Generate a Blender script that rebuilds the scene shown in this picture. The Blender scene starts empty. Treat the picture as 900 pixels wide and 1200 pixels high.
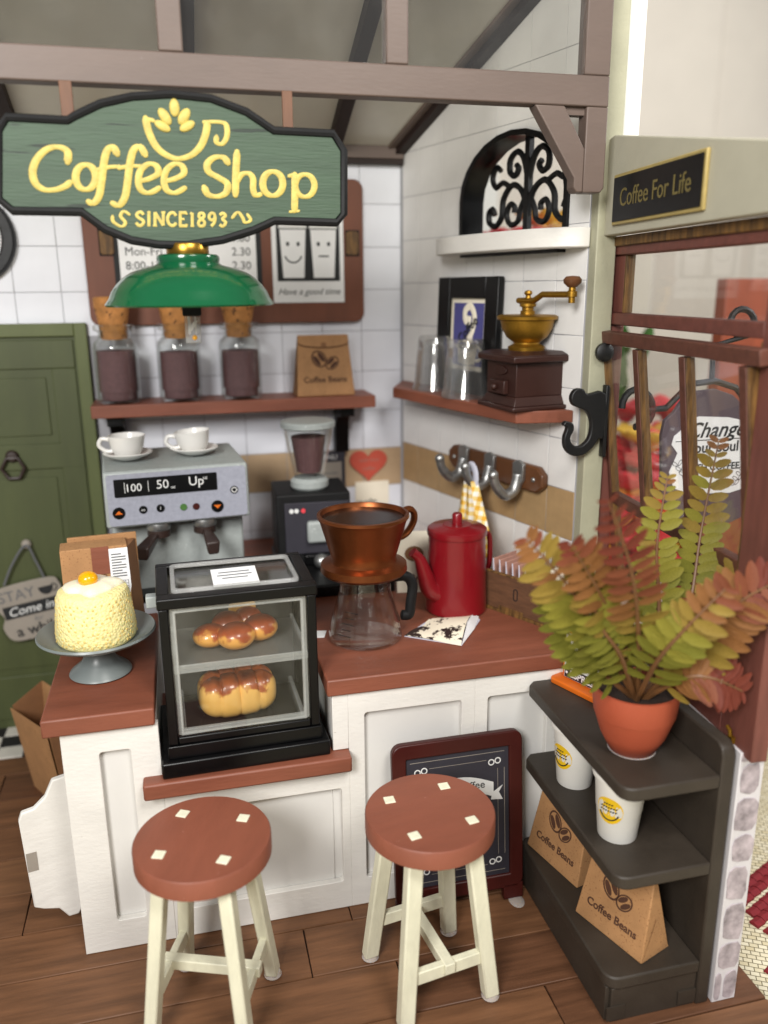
import bpy, math, random
from mathutils import Matrix, Vector
R = math.radians
random.seed(7)
SC = bpy.context.scene
COL = SC.collection

# ------------------------------------------------------------------ camera
CAM_LOC = Vector((-1.1103, -4.1319, 2.149))
YAW, PITCH, ROLL, FPX = R(13.742), R(15.229), R(-0.4585), 965.22
_fw = Vector((math.sin(YAW)*math.cos(PITCH), math.cos(YAW)*math.cos(PITCH), -math.sin(PITCH)))
_r0 = Vector((math.cos(YAW), -math.sin(YAW), 0))
_u0 = _r0.cross(_fw)
_r = _r0*math.cos(ROLL) + _u0*math.sin(ROLL)
_u = _u0*math.cos(ROLL) - _r0*math.sin(ROLL)
cd = bpy.data.cameras.new('camera')
cam = bpy.data.objects.new('camera', cd); COL.objects.link(cam)
cam.matrix_world = Matrix(((_r.x,_u.x,-_fw.x,CAM_LOC.x),(_r.y,_u.y,-_fw.y,CAM_LOC.y),(_r.z,_u.z,-_fw.z,CAM_LOC.z),(0,0,0,1)))
cd.sensor_fit = 'VERTICAL'; cd.sensor_height = 24.0; cd.lens = FPX/1200*24.0
cd.clip_start = 0.05; cd.clip_end = 200
cd.dof.use_dof = True; cd.dof.focus_distance = 2.80; cd.dof.aperture_fstop = 0.52; cd.dof.aperture_blades = 0
SC.camera = cam

# ------------------------------------------------------------------ light (an ordinary room, soft window light, plus added fills)
w = bpy.data.worlds.new('World'); SC.world = w; w.use_nodes = True
bg = w.node_tree.nodes['Background']; bg.inputs[0].default_value = (0.95, 0.97, 1.0, 1); bg.inputs[1].default_value = 0.23
def area(name, loc, target, sx, sy, power, col):
    l = bpy.data.lights.new(name, 'AREA'); l.shape = 'RECTANGLE'; l.size = sx; l.size_y = sy; l.energy = power; l.color = col
    o = bpy.data.objects.new(name, l); COL.objects.link(o); o.location = loc
    o.rotation_euler = (Vector(target)-Vector(loc)).to_track_quat('-Z','Y').to_euler()
    return o
area('window_light', (-3.4, -6.2, 4.1), (-0.5, -0.7, 1.3), 1.7, 1.9, 395, (1.0, 0.98, 0.95))
area('ceiling_light', (0.2, -5.2, 5.0), (-0.5, -0.8, 1.3), 1.4, 1.4, 195, (1.0, 0.97, 0.92))
area('room_fill_light', (4.6, 1.2, 5.5), (3.2, 5.2, 2.2), 2.0, 2.0, 85, (1.0, 0.99, 0.96))  # added fill, aimed at the room wall to brighten it
area('side_fill_light', (5.2, -2.2, 4.2), (1.6, 0.3, 0.9), 1.4, 1.4, 150, (1.0, 0.99, 0.97))  # added fill that lifts the flowers and panel outside the window
SC.view_settings.view_transform = 'Standard'; SC.view_settings.look = 'None'
SC.view_settings.exposure = 0.0; SC.view_settings.gamma = 1.0
SC.view_settings.use_curve_mapping = False
SC.cycles.use_denoising = True
SC.cycles.max_bounces = 10; SC.cycles.transparent_max_bounces = 24
SC.cycles.caustics_reflective = False; SC.cycles.caustics_refractive = False

# ------------------------------------------------------------------ helpers
def at(px, py, Y):
    d = _fw + _r*((px-450)/FPX) + _u*((600-py)/FPX)
    return CAM_LOC + d*((Y-CAM_LOC.y)/d.y)
def atz(px, py, z):
    d = _fw + _r*((px-450)/FPX) + _u*((600-py)/FPX)
    return CAM_LOC + d*((z-CAM_LOC.z)/d.z)
WA = 0.27240                      # how far the side wall is splayed open
RW = -(math.pi/2-WA)              # its heading: local x runs along the wall, -y looks into the room
WD = Vector((math.sin(WA), -math.cos(WA), 0)); WN = Vector((math.cos(WA), math.sin(WA), 0))
def wp(s, off, z): return WD*s - WN*off + Vector((0,0,z))
def T(x=0,y=0,z=0): return Matrix.Translation((x,y,z))
def Rx(d): return Matrix.Rotation(R(d),4,'X')
def Ry(d): return Matrix.Rotation(R(d),4,'Y')
def Rz(d): return Matrix.Rotation(R(d),4,'Z')
def S(x,y=None,z=None):
    y = x if y is None else y; z = x if z is None else z
    return Matrix.Diagonal((x,y,z,1))
UP = Rx(90)                       # drawing plane xy -> upright xz, extrusion towards -y
def link(o, parent=None):
    COL.objects.link(o)
    if parent is not None: o.parent = parent
    return o
def thing(name, label, cat, loc=(0,0,0), rz=0.0, group=None):
    o = bpy.data.objects.new(name, None); o.empty_display_size = 0.05
    o.location = loc; o.rotation_euler = (0,0,rz)
    COL.objects.link(o); return tag(o, label, cat, group)
def tag(o, label, cat, group=None):
    o['label'] = label; o['category'] = cat
    if group: o['group'] = group
    return o
def struct(o): o['kind'] = 'structure'; return o
def catmull(pts, n=6, closed=False):
    P = [Vector(p) for p in pts]; out = []; m = len(P)
    rng = range(m if closed else m-1)
    for i in rng:
        p0 = P[(i-1)%m] if (closed or i>0) else P[0]
        p1 = P[i]; p2 = P[(i+1)%m]
        p3 = P[(i+2)%m] if (closed or i+2<m) else P[-1]
        for k in range(n):
            t = k/n
            out.append(0.5*((2*p1)+(p2-p0)*t+(2*p0-5*p1+4*p2-p3)*t*t+(3*p1-p0-3*p2+p3)*t**3))
    if not closed: out.append(P[-1])
    return out
def rrect(w, h, r, n=5, cx=0, cy=0):
    o = []
    for sx,sy,a in ((1,1,0),(-1,1,90),(-1,-1,180),(1,-1,270)):
        for k in range(n+1):
            t = R(a+90*k/n); o.append((cx+sx*(w/2-r)+r*math.cos(t), cy+sy*(h/2-r)+r*math.sin(t)))
    return o
def ell(cx, cy, rx, ry, n=24, a0=0, a1=360, rot=0):
    o = []; full = abs(a1-a0) >= 360
    for k in range(n if full else n+1):
        t = R(a0+(a1-a0)*k/n); x,y = rx*math.cos(t), ry*math.sin(t); c,s = math.cos(R(rot)),math.sin(R(rot))
        o.append((cx+x*c-y*s, cy+x*s+y*c))
    return o
def clip(poly, a, b, c):          # keep a*x+b*y <= c
    o = []
    for i in range(len(poly)):
        p,q = poly[i], poly[(i+1)%len(poly)]
        dp,dq = a*p[0]+b*p[1]-c, a*q[0]+b*q[1]-c
        if dp <= 0: o.append(p)
        if dp*dq < 0:
            t = dp/(dp-dq); o.append((p[0]+(q[0]-p[0])*t, p[1]+(q[1]-p[1])*t))
    return o
def carea(p): return 0.5*sum(p[i][0]*p[(i+1)%len(p)][1]-p[(i+1)%len(p)][0]*p[i][1] for i in range(len(p)))
def minus(poly, hole):            # convex minus convex (hole counter-clockwise)
    out = []; rest = poly
    for i in range(len(hole)):
        p,q = hole[i], hole[(i+1)%len(hole)]
        a,b = (q[1]-p[1]), -(q[0]-p[0]); c = a*p[0]+b*p[1]
        piece = clip(rest, -a, -b, -c) if rest else []
        if len(piece) > 2 and abs(carea(piece)) > 1e-6: out.append(piece)
        rest = clip(rest, a, b, c) if rest else []
        if len(rest) < 3: break
    return out

class MB:
    def __init__(s): s.v=[]; s.f=[]; s.sm=[]
    def add(s, vs, fs, M=None, smooth=False):
        b = len(s.v)
        for p in vs:
            p = Vector(p); s.v.append(M@p if M else p)
        for f in fs: s.f.append(tuple(i+b for i in f)); s.sm.append(smooth)
        return s
    def box(s, x0,x1,y0,y1,z0,z1, M=None):
        return s.add([(x,y,z) for z in (z0,z1) for y in (y0,y1) for x in (x0,x1)],
            [(0,2,3,1),(4,5,7,6),(0,1,5,4),(2,6,7,3),(0,4,6,2),(1,3,7,5)], M)
    def hexa(s, b4, t4, M=None):   # bottom ring, top ring (counter-clockwise from above)
        return s.add(list(b4)+list(t4), [(3,2,1,0),(4,5,6,7)]+[(i,(i+1)%4,4+(i+1)%4,4+i) for i in range(4)], M)
    def prism(s, poly, z0, z1, M=None, smooth=False):
        n = len(poly)
        if carea(poly) < 0: poly = poly[::-1]
        vs = [(p[0],p[1],z0) for p in poly]+[(p[0],p[1],z1) for p in poly]
        s.add(vs, [tuple(range(n-1,-1,-1)), tuple(range(n,2*n))], M)
        b = len(s.v)-2*n
        for i in range(n): s.f.append((b+i,b+(i+1)%n,b+n+(i+1)%n,b+n+i)); s.sm.append(smooth)
        return s
    def ring(s, outer, inner, z0, z1, M=None, smooth=False):  # same point count
        n = len(outer); vs = []
        for z in (z0,z1):
            vs += [(p[0],p[1],z) for p in outer]+[(p[0],p[1],z) for p in inner]
        fs = []
        for i in range(n):
            j=(i+1)%n
            fs += [(i,j,2*n+j,2*n+i),(n+j,n+i,3*n+i,3*n+j),(2*n+i,2*n+j,3*n+j,3*n+i),(j,i,n+i,n+j)]
        return s.add(vs, fs, M, smooth)
    def lathe(s, prof, n=36, M=None, smooth=True, sx=1, sy=1):
        vs=[]; fs=[]; rings=[]
        for r,z in prof:
            if r < 1e-6: rings.append([len(vs)]); vs.append((0,0,z))
            else:
                rings.append(list(range(len(vs), len(vs)+n)))
                vs += [(r*sx*math.cos(2*math.pi*k/n), r*sy*math.sin(2*math.pi*k/n), z) for k in range(n)]
        for a,b in zip(rings, rings[1:]):
            for k in range(n):
                j=(k+1)%n
                if len(a)==1 and len(b)==1: continue
                if len(a)==1: fs.append((a[0],b[j],b[k]))
                elif len(b)==1: fs.append((a[k],a[j],b[0]))
                else: fs.append((a[k],a[j],b[j],b[k]))
        return s.add(vs, fs, M, smooth)
    def tube(s, pts, r, n=10, M=None, fx=1.0, fy=1.0, up=None, smooth=True, closed=False):
        P=[Vector(p) for p in pts]; m=len(P); vs=[]; fs=[]
        ref = Vector(up) if up else None
        prev=None
        for i,p in enumerate(P):
            if closed: t=(P[(i+1)%m]-P[i-1])
            else: t=(P[min(i+1,m-1)]-P[max(i-1,0)])
            t = t.normalized() if t.length>1e-9 else Vector((0,0,1))
            if ref: nn = (ref-t*ref.dot(t)).normalized()
            else:
                if prev is None:
                    a = Vector((0,0,1)) if abs(t.z)<0.9 else Vector((1,0,0))
                    nn=(a-t*a.dot(t)).normalized()
                else: nn=(prev-t*prev.dot(t)).normalized()
            prev=nn; bb=t.cross(nn)
            rr = r[i] if isinstance(r,(list,tuple)) else r
            for k in range(n):
                a=2*math.pi*k/n; vs.append(p+nn*(rr*fy*math.cos(a))+bb*(rr*fx*math.sin(a)))
        for i in range(m if closed else m-1):
            for k in range(n):
                j=(k+1)%n; i2=(i+1)%m
                fs.append((i*n+k,i*n+j,i2*n+j,i2*n+k))
        s.add(vs, fs, M, smooth)
        if not closed:
            b=len(s.v)-len(vs)
            s.f.append(tuple(b+k for k in range(n-1,-1,-1))); s.sm.append(False)
            s.f.append(tuple(b+(m-1)*n+k for k in range(n))); s.sm.append(False)
        return s
    def ball(s, c, rx, ry=None, rz=None, nu=20, nv=12, M=None, fn=None):
        ry=rx if ry is None else ry; rz=rx if rz is None else rz
        vs=[];fs=[]
        for j in range(nv+1):
            th=math.pi*j/nv
            for k in range(nu):
                a=2*math.pi*k/nu; d=Vector((math.sin(th)*math.cos(a),math.sin(th)*math.sin(a),math.cos(th)))
                q=fn(d) if fn else 1.0
                vs.append((c[0]+rx*d.x*q,c[1]+ry*d.y*q,c[2]+rz*d.z*q))
        for j in range(nv):
            for k in range(nu):
                kk=(k+1)%nu; fs.append((j*nu+k,(j+1)*nu+k,(j+1)*nu+kk,j*nu+kk))
        return s.add(vs,fs,M,True)
    def mesh(s, name, mat):
        me=bpy.data.meshes.new(name); me.from_pydata([tuple(v) for v in s.v],[],s.f)
        me.polygons.foreach_set('use_smooth', s.sm); me.materials.append(mat); me.update(); me.set_sharp_from_angle(angle=R(38)); return me
    def build(s, name, mat, parent=None, bevel=0, seg=2, sub=0, loc=None, rz=None):
        o=bpy.data.objects.new(name, s.mesh(name, mat)); link(o,parent)
        if loc is not None: o.location=loc
        if rz is not None: o.rotation_euler=(0,0,rz)
        if bevel:
            m=o.modifiers.new('soft_edges','BEVEL'); m.width=bevel; m.segments=seg; m.limit_method='ANGLE'; m.angle_limit=R(35)
        if sub:
            m=o.modifiers.new('smooth','SUBSURF'); m.levels=sub; m.render_levels=sub
        return o

def text(txt, size, parent, mat, M, name='lettering', align='CENTER', bold=0.0, shear=0.0, space=1.0, sx=1.0, depth=0.0006):
    c=bpy.data.curves.new(name,'FONT'); c.body=txt; c.size=size; c.align_x=align; c.align_y='CENTER'
    c.offset=bold; c.shear=shear; c.space_character=space; c.extrude=depth; c.resolution_u=3
    t=bpy.data.objects.new(name,c); me=bpy.data.meshes.new_from_object(t)
    bpy.data.objects.remove(t); bpy.data.curves.remove(c)
    me.name=name; me.transform(M@S(sx,1,1)); me.materials.clear(); me.materials.append(mat)
    return link(bpy.data.objects.new(name,me),parent)

# ------------------------------------------------------------------ materials
def lin(h):
    h=h.lstrip('#'); o=[]
    for i in (0,2,4):
        c=int(h[i:i+2],16)/255; o.append(c/12.92 if c<=0.04045 else ((c+0.055)/1.055)**2.4)
    return o
def mat(name, col, rough=0.5, metal=0.0, var=0.10, scale=6.0, bump=0.0, bscale=80.0, stretch=(1,1,1), coat=0.0,
        spec=0.5, col2=None, lo=0.3, hi=0.7, sss=0.0, rvar=0.0, speck=None, coords='Object'):
    m=bpy.data.materials.new(name); m.use_nodes=True; nt=m.node_tree; N=nt.nodes; L=nt.links
    b=N['Principled BSDF']; c=lin(col)
    b.inputs['Roughness'].default_value=rough; b.inputs['Metallic'].default_value=metal
    b.inputs['Specular IOR Level'].default_value=spec; b.inputs['Coat Weight'].default_value=coat
    b.inputs['Coat Roughness'].default_value=0.08
    if sss: b.inputs['Subsurface Weight'].default_value=sss; b.inputs['Subsurface Radius'].default_value=(0.03,0.02,0.01); b.inputs['Subsurface Scale'].default_value=0.5
    tc=N.new('ShaderNodeTexCoord'); mp=N.new('ShaderNodeMapping'); mp.inputs['Scale'].default_value=stretch
    L.new(tc.outputs[coords],mp.inputs[0])
    nz=N.new('ShaderNodeTexNoise'); nz.inputs['Scale'].default_value=scale; nz.inputs['Detail'].default_value=6; nz.inputs['Roughness'].default_value=0.6
    L.new(mp.outputs[0],nz.inputs[0])
    rp=N.new('ShaderNodeValToRGB'); L.new(nz.outputs[0],rp.inputs[0])
    c2=lin(col2) if col2 else None
    rp.color_ramp.elements[0].position=lo; rp.color_ramp.elements[1].position=hi
    a=[min(1,x*(1-var)) for x in c]; z=c2 or [min(1,x*(1+var)) for x in c]
    rp.color_ramp.elements[0].color=(*a,1); rp.color_ramp.elements[1].color=(*z,1)
    out=rp.outputs[0]
    if speck:
        n2=N.new('ShaderNodeTexNoise'); n2.inputs['Scale'].default_value=speck[1]; n2.inputs['Detail'].default_value=3; L.new(mp.outputs[0],n2.inputs[0])
        r2=N.new('ShaderNodeValToRGB'); r2.color_ramp.elements[0].position=speck[2]; r2.color_ramp.elements[1].position=speck[2]+0.04
        L.new(n2.outputs[0],r2.inputs[0])
        mx=N.new('ShaderNodeMix'); mx.data_type='RGBA'; L.new(r2.outputs[0],mx.inputs[0]); L.new(out,mx.inputs[6]); mx.inputs[7].default_value=(*lin(speck[0]),1)
        out=mx.outputs[2]
    L.new(out,b.inputs['Base Color'])
    if rvar:
        mr=N.new('ShaderNodeMapRange'); mr.inputs[3].default_value=max(0,rough-rvar); mr.inputs[4].default_value=min(1,rough+rvar)
        L.new(nz.outputs[0],mr.inputs[0]); L.new(mr.outputs[0],b.inputs['Roughness'])
    if bump:
        n3=N.new('ShaderNodeTexNoise'); n3.inputs['Scale'].default_value=bscale; n3.inputs['Detail'].default_value=4; L.new(mp.outputs[0],n3.inputs[0])
        bp=N.new('ShaderNodeBump'); bp.inputs['Strength'].default_value=bump; bp.inputs['Distance'].default_value=0.004
        L.new(n3.outputs[0],bp.inputs['Height']); L.new(bp.outputs[0],b.inputs['Normal'])
    return m
def glass(name, tint='ffffff', base=0.05, edge=0.75, power=3.0, rough=0.03, dirt_haze=0.0):
    m=bpy.data.materials.new(name); m.use_nodes=True; nt=m.node_tree; N=nt.nodes; L=nt.links
    N.remove(N['Principled BSDF']); o=N['Material Output']
    tr=N.new('ShaderNodeBsdfTransparent'); tr.inputs[0].default_value=(*lin(tint),1)
    gl=N.new('ShaderNodeBsdfGlossy'); gl.inputs['Roughness'].default_value=rough
    lw=N.new('ShaderNodeLayerWeight'); lw.inputs[0].default_value=0.5
    pw=N.new('ShaderNodeMath'); pw.operation='POWER'; pw.inputs[1].default_value=power; L.new(lw.outputs['Facing'],pw.inputs[0])
    mr=N.new('ShaderNodeMapRange'); mr.inputs[3].default_value=base; mr.inputs[4].default_value=edge; L.new(pw.outputs[0],mr.inputs[0])
    mx=N.new('ShaderNodeMixShader'); L.new(mr.outputs[0],mx.inputs[0]); L.new(tr.outputs[0],mx.inputs[1]); L.new(gl.outputs[0],mx.inputs[2])
    if dirt_haze:
        tc=N.new('ShaderNodeTexCoord'); nz=N.new('ShaderNodeTexNoise'); nz.inputs['Scale'].default_value=9; nz.inputs['Detail'].default_value=8; L.new(tc.outputs['Object'],nz.inputs[0])
        rp=N.new('ShaderNodeValToRGB'); rp.color_ramp.elements[0].position=0.45; rp.color_ramp.elements[1].position=0.8
        rp.color_ramp.elements[0].color=(dirt_haze*0.35,)*3+(1,); rp.color_ramp.elements[1].color=(dirt_haze,)*3+(1,); L.new(nz.outputs[0],rp.inputs[0])
        df=N.new('ShaderNodeBsdfDiffuse'); df.inputs[0].default_value=(0.7,0.7,0.68,1)
        m2=N.new('ShaderNodeMixShader'); L.new(rp.outputs[0],m2.inputs[0]); L.new(mx.outputs[0],m2.inputs[1]); L.new(df.outputs[0],m2.inputs[2]); mx=m2
    L.new(mx.outputs[0],o.inputs[0]); return m
M={}
def D(k,*a,**kw): M[k]=mat(k,*a,**kw)
D('tile','e2e4ec',0.38,var=0.035,scale=5,bump=0.06,bscale=30)
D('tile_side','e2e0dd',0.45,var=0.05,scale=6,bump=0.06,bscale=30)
D('grout','a2a2a7',0.8,var=0.06)
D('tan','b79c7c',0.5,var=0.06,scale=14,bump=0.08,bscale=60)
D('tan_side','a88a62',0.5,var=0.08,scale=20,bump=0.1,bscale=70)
D('terra','7d4734',0.5,var=0.18,scale=5,bump=0.22,bscale=50,stretch=(0.5,3,3),rvar=0.08)
D('terra_seat','844b38',0.50,var=0.12,scale=6,bump=0.18,bscale=44,stretch=(0.7,2,1),rvar=0.08,speck=('a8786a',38,0.745))
D('whitewood','dad7d1',0.55,var=0.06,scale=7,bump=0.28,bscale=60,stretch=(0.6,1,1.5),speck=('b9b2a8',55,0.77))
D('whitepanel','d4d2ce',0.5,var=0.03,scale=4,bump=0.06,bscale=60)
D('cream','d6d3bb',0.5,var=0.10,scale=9,bump=0.30,bscale=40,stretch=(2,2,0.7))
D('tenon','e4e2c8',0.6,var=0.08,scale=60,bump=0.2,bscale=120)
D('post','a9a78f',0.6,var=0.07,scale=8,bump=0.35,bscale=70)
D('header','b4b09d',0.6,var=0.05,scale=6,bump=0.2,bscale=80)
D('mauve','61524a',0.5,var=0.07,scale=7,bump=0.12,bscale=50,stretch=(0.6,2,2),speck=('d8cfc4',70,0.775))
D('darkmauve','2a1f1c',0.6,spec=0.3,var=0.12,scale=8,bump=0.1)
D('roofpane','c4c0b5',0.28,var=0.08,scale=3,bump=0.04,bscale=14)
D('stick','664530',0.6,var=0.15,scale=14,stretch=(3,3,0.5))
D('plank','6a4830',0.5,spec=0.35,var=0.36,scale=7,bump=0.12,bscale=30,stretch=(0.35,4,4),rvar=0.1)
D('plank2','5e3e2a',0.5,spec=0.35,var=0.36,scale=8,bump=0.12,bscale=30,stretch=(0.3,4,4),rvar=0.1)
D('plank3','735036',0.52,spec=0.35,var=0.36,scale=6,bump=0.12,bscale=30,stretch=(0.35,4,4),rvar=0.1)
D('gap','1e1310',0.8)
D('black','060607',0.34,spec=0.3,var=0.2,scale=10,bump=0.05,rvar=0.1,speck=('4a4846',150,0.79))
D('blackmat','0d0d0e',0.6,spec=0.3,var=0.2,scale=20,bump=0.15,bscale=90)
D('iron','0b0b0c',0.5,var=0.2,scale=30,bump=0.2,bscale=60,speck=('77706a',120,0.78))
D('rack','373029',0.48,spec=0.35,var=0.18,scale=7,bump=0.14,bscale=60,rvar=0.12,speck=('665d56',120,0.775))
D('door','454c2a',0.55,var=0.14,scale=3,bump=0.10,bscale=40,stretch=(3,3,0.6))
D('doorlight','575f37',0.55,var=0.10,scale=3,bump=0.10,bscale=40,stretch=(3,3,0.6))
D('boardwood','6a3a24',0.5,var=0.14,scale=5,bump=0.1,bscale=60,stretch=(3,3,0.6))
D('sign','3b4e3c',0.6,var=0.14,scale=5,bump=0.4,bscale=26,stretch=(0.6,4,6),speck=('202c22',7,0.66))
D('gold','c0ac58',0.55,metal=0.0,var=0.20,scale=40,bump=0.35,bscale=160)
D('brass','a98235',0.32,metal=1.0,var=0.12,scale=20,bump=0.08)
D('oldbrass','9a7327',0.42,metal=0.85,var=0.15,scale=18,bump=0.12,bscale=60,rvar=0.1)
D('rimgold','a8945a',0.5,var=0.12,scale=20,bump=0.1)
D('dimgold','6f6338',0.55,var=0.15)
D('lamp','0a5230',0.2,var=0.08,coat=0.5,rvar=0.06)
D('white','e6e4e0',0.25,var=0.02,coat=0.3)
D('paper','e9e9ea',0.7,var=0.03,scale=8)
D('creampaper','efe6d2',0.75,var=0.05,scale=10,bump=0.1)
D('ink','17181a',0.7,var=0.1)
D('greyink','5f6062',0.7,var=0.1)
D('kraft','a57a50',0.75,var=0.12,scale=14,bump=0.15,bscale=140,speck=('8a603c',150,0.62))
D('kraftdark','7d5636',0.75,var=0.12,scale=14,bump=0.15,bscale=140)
D('kraftink','4a2c1c',0.8,var=0.1)
D('cork','a8723c',0.8,var=0.35,scale=18,bump=0.5,bscale=40,speck=('5c3a1e',38,0.62))
D('ground','624345',0.8,var=0.14,scale=60,bump=0.2,bscale=200)
D('steel','9ea4a2',0.45,var=0.08,scale=40,bump=0.12,bscale=150,speck=('c4c8c6',110,0.66))
D('steelface','9799a5',0.42,var=0.10,scale=60,bump=0.15,bscale=160)
D('chrome','a6a7a6',0.38,metal=0.9,var=0.08,scale=20,bump=0.1,rvar=0.08)
D('darkbrown','2f211d',0.45,var=0.15)
D('red','760b15',0.33,var=0.08,scale=5,coat=0.25,bump=0.02)
D('copper','834a28',0.34,metal=0.85,var=0.14,scale=10,bump=0.06,bscale=60,rvar=0.08)
D('coffee','1e0f0b',0.22,var=0.4,scale=18,spec=0.25,bump=0.2,bscale=16)
D('bloodwood','6e4037',0.55,var=0.22,scale=10,bump=0.25,bscale=60,stretch=(3,3,0.5))
D('bloodwoodh','6b3d34',0.55,var=0.22,scale=10,bump=0.25,bscale=60,stretch=(3,0.5,3))
D('burnt','3f2713',0.6,var=0.4,scale=14,bump=0.3,bscale=60,stretch=(4,4,0.6),col2='85602f')
D('laser','5d3f2a',0.6,var=0.3,scale=12,bump=0.2,bscale=80,stretch=(1,0.5,5))
D('stonebase','cfcbcd',0.7,var=0.05,scale=12,bump=0.2)
D('stone','a79ca0',0.7,var=0.45,scale=22,bump=0.2,bscale=40)
D('terracotta','a54c31',0.6,var=0.06,scale=5,bump=0.06,sss=0.1)
D('soil','2a1c14',0.9,var=0.3,scale=40,bump=0.6)
D('leafgreen','95913a',0.42,var=0.22,scale=12,sss=0.15)
D('leaforange','a5763a',0.42,var=0.22,scale=12,sss=0.15)
D('leafred','98503c',0.42,var=0.22,scale=12,sss=0.15)
D('frond','6d4a2c',0.45,var=0.2,scale=12)
D('orange','d5691a',0.4,var=0.1,scale=8)
D('menuprint','2b2028',0.6,var=0.15)
D('chalk','2c2a33',0.6,var=0.15,scale=10,bump=0.05)
D('maroon','3f1410',0.42,spec=0.3,var=0.10,scale=8,bump=0.08,rvar=0.06)
D('printwhite','dcdcda',0.7,var=0.05)
D('yellow','e3b812',0.5,var=0.06)
D('cupwhite','dedbd4',0.4,var=0.04,scale=8,bump=0.1,bscale=30)
D('cake','ecdf9e',0.6,var=0.06,scale=30,sss=0.25)
D('cakehole','dcc074',0.7,var=0.1)
D('cream_icing','ece4cc',0.35,var=0.03,sss=0.3)
D('yolk','f0a800',0.25,var=0.05,sss=0.2,coat=0.3)
D('plategrey','6f7675',0.35,var=0.05,scale=6)
D('heart','bf4f3c',0.6,var=0.06)
D('bluepaint','4b4a86',0.6,var=0.08)
D('lilac','c9c9d6',0.55,var=0.05)
D('pink','a57a6c',0.7,var=0.1,scale=30)
D('millbody','331d18',0.42,spec=0.35,var=0.10,bump=0.04)
D('millknob','5d3a22',0.35,var=0.2)
D('plaque','8f877d',0.6,var=0.08,scale=6,bump=0.2)
D('purpleboard','55474f',0.6,var=0.10,scale=10,stretch=(4,4,0.7))
D('cloth','d8cfb4',0.85,var=0.06,scale=10)
D('redstitch','7e1620',0.8,var=0.2,scale=60)
D('roomwall','e2dace',0.8,var=0.03,scale=2)
D('roomwhite','f0f0ea',0.6,var=0.02)
D('petal','e2424c',0.6,var=0.15); D('petaly','f0c040',0.6,var=0.15); D('leaf','3f6a2a',0.6,var=0.25)
D('redwood','93472c',0.5,var=0.2,scale=3,stretch=(4,4,0.6))
D('glue','aaa099',0.2,var=0.05,sss=0.3,coat=0.5)
D('checkw','cfcac0',0.5,var=0.1); D('checkb','1d1a1e',0.5,var=0.2)
M['pane']=glass('pane',base=0.05,edge=0.5,dirt_haze=0.03)
M['roofglass']=glass('roofglass',tint='fafaf8',base=0.09,edge=0.7,dirt_haze=0.02)
M['acrylic']=glass('acrylic',tint='f8f9f8',base=0.03,edge=0.55,dirt_haze=0.0)
M['smoke']=glass('smoke',tint='57595a',base=0.06,edge=0.5)
M['glass']=glass('glass',tint='fdfefd',base=0.035,edge=0.8,power=2.8)
M['tumbler']=glass('tumbler',tint='fafafa',base=0.16,edge=0.92,power=1.8,rough=0.09,dirt_haze=0.10)  # white film here is painted brightness for the glass streaks, not dirt

def leafmat(name,col):
    m=mat(name,col,0.55,var=0.18,scale=16,spec=0.25); nt=m.node_tree; N=nt.nodes; L=nt.links; b=N['Principled BSDF']; o=N['Material Output']
    tl_=N.new('ShaderNodeBsdfTranslucent'); tl_.inputs[0].default_value=(*lin(col),1); mx=N.new('ShaderNodeMixShader'); mx.inputs[0].default_value=0.28
    L.new(b.outputs[0],mx.inputs[1]); L.new(tl_.outputs[0],mx.inputs[2]); L.new(mx.outputs[0],o.inputs[0]); return m
for i_,c_ in enumerate(('7c7a2e','8b8433','927a36','8e6036','834a32','74382a')): M['leaf%d'%i_]=leafmat('leaf%d'%i_,c_)
def cakemat(m):
    nt=m.node_tree; N=nt.nodes; L=nt.links; b=N['Principled BSDF']
    tc=N.new('ShaderNodeTexCoord'); v=N.new('ShaderNodeTexVoronoi'); v.inputs['Scale'].default_value=105; L.new(tc.outputs['Object'],v.inputs[0])
    bp=N.new('ShaderNodeBump'); bp.inputs['Strength'].default_value=0.65; bp.inputs['Distance'].default_value=0.005; bp.invert=True; L.new(v.outputs['Distance'],bp.inputs['Height']); L.new(bp.outputs[0],b.inputs['Normal'])
cakemat(M['cake'])

D('sashwood','5e382c',0.55,var=0.25,scale=10,bump=0.25,bscale=60,stretch=(3,0.6,3))
D('casebacking','54524f',0.22,var=0.15,scale=4)
D('casefloor','2c2926',0.12,var=0.3,scale=5)
def plastic(name,a,col):
    m=mat(name,col,0.12,var=0.1,scale=14,bump=0.1,bscale=20); nt=m.node_tree; N=nt.nodes; L=nt.links; b=N['Principled BSDF']; o=N['Material Output']
    t=N.new('ShaderNodeBsdfTransparent'); x=N.new('ShaderNodeMixShader'); x.inputs[0].default_value=a; L.new(t.outputs[0],x.inputs[1]); L.new(b.outputs[0],x.inputs[2]); L.new(x.outputs[0],o.inputs[0]); return m
M['clearplastic']=plastic('clearplastic',0.26,'dcdcda'); M['shelfplastic']=plastic('shelfplastic',0.25,'a09e9a')
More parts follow.
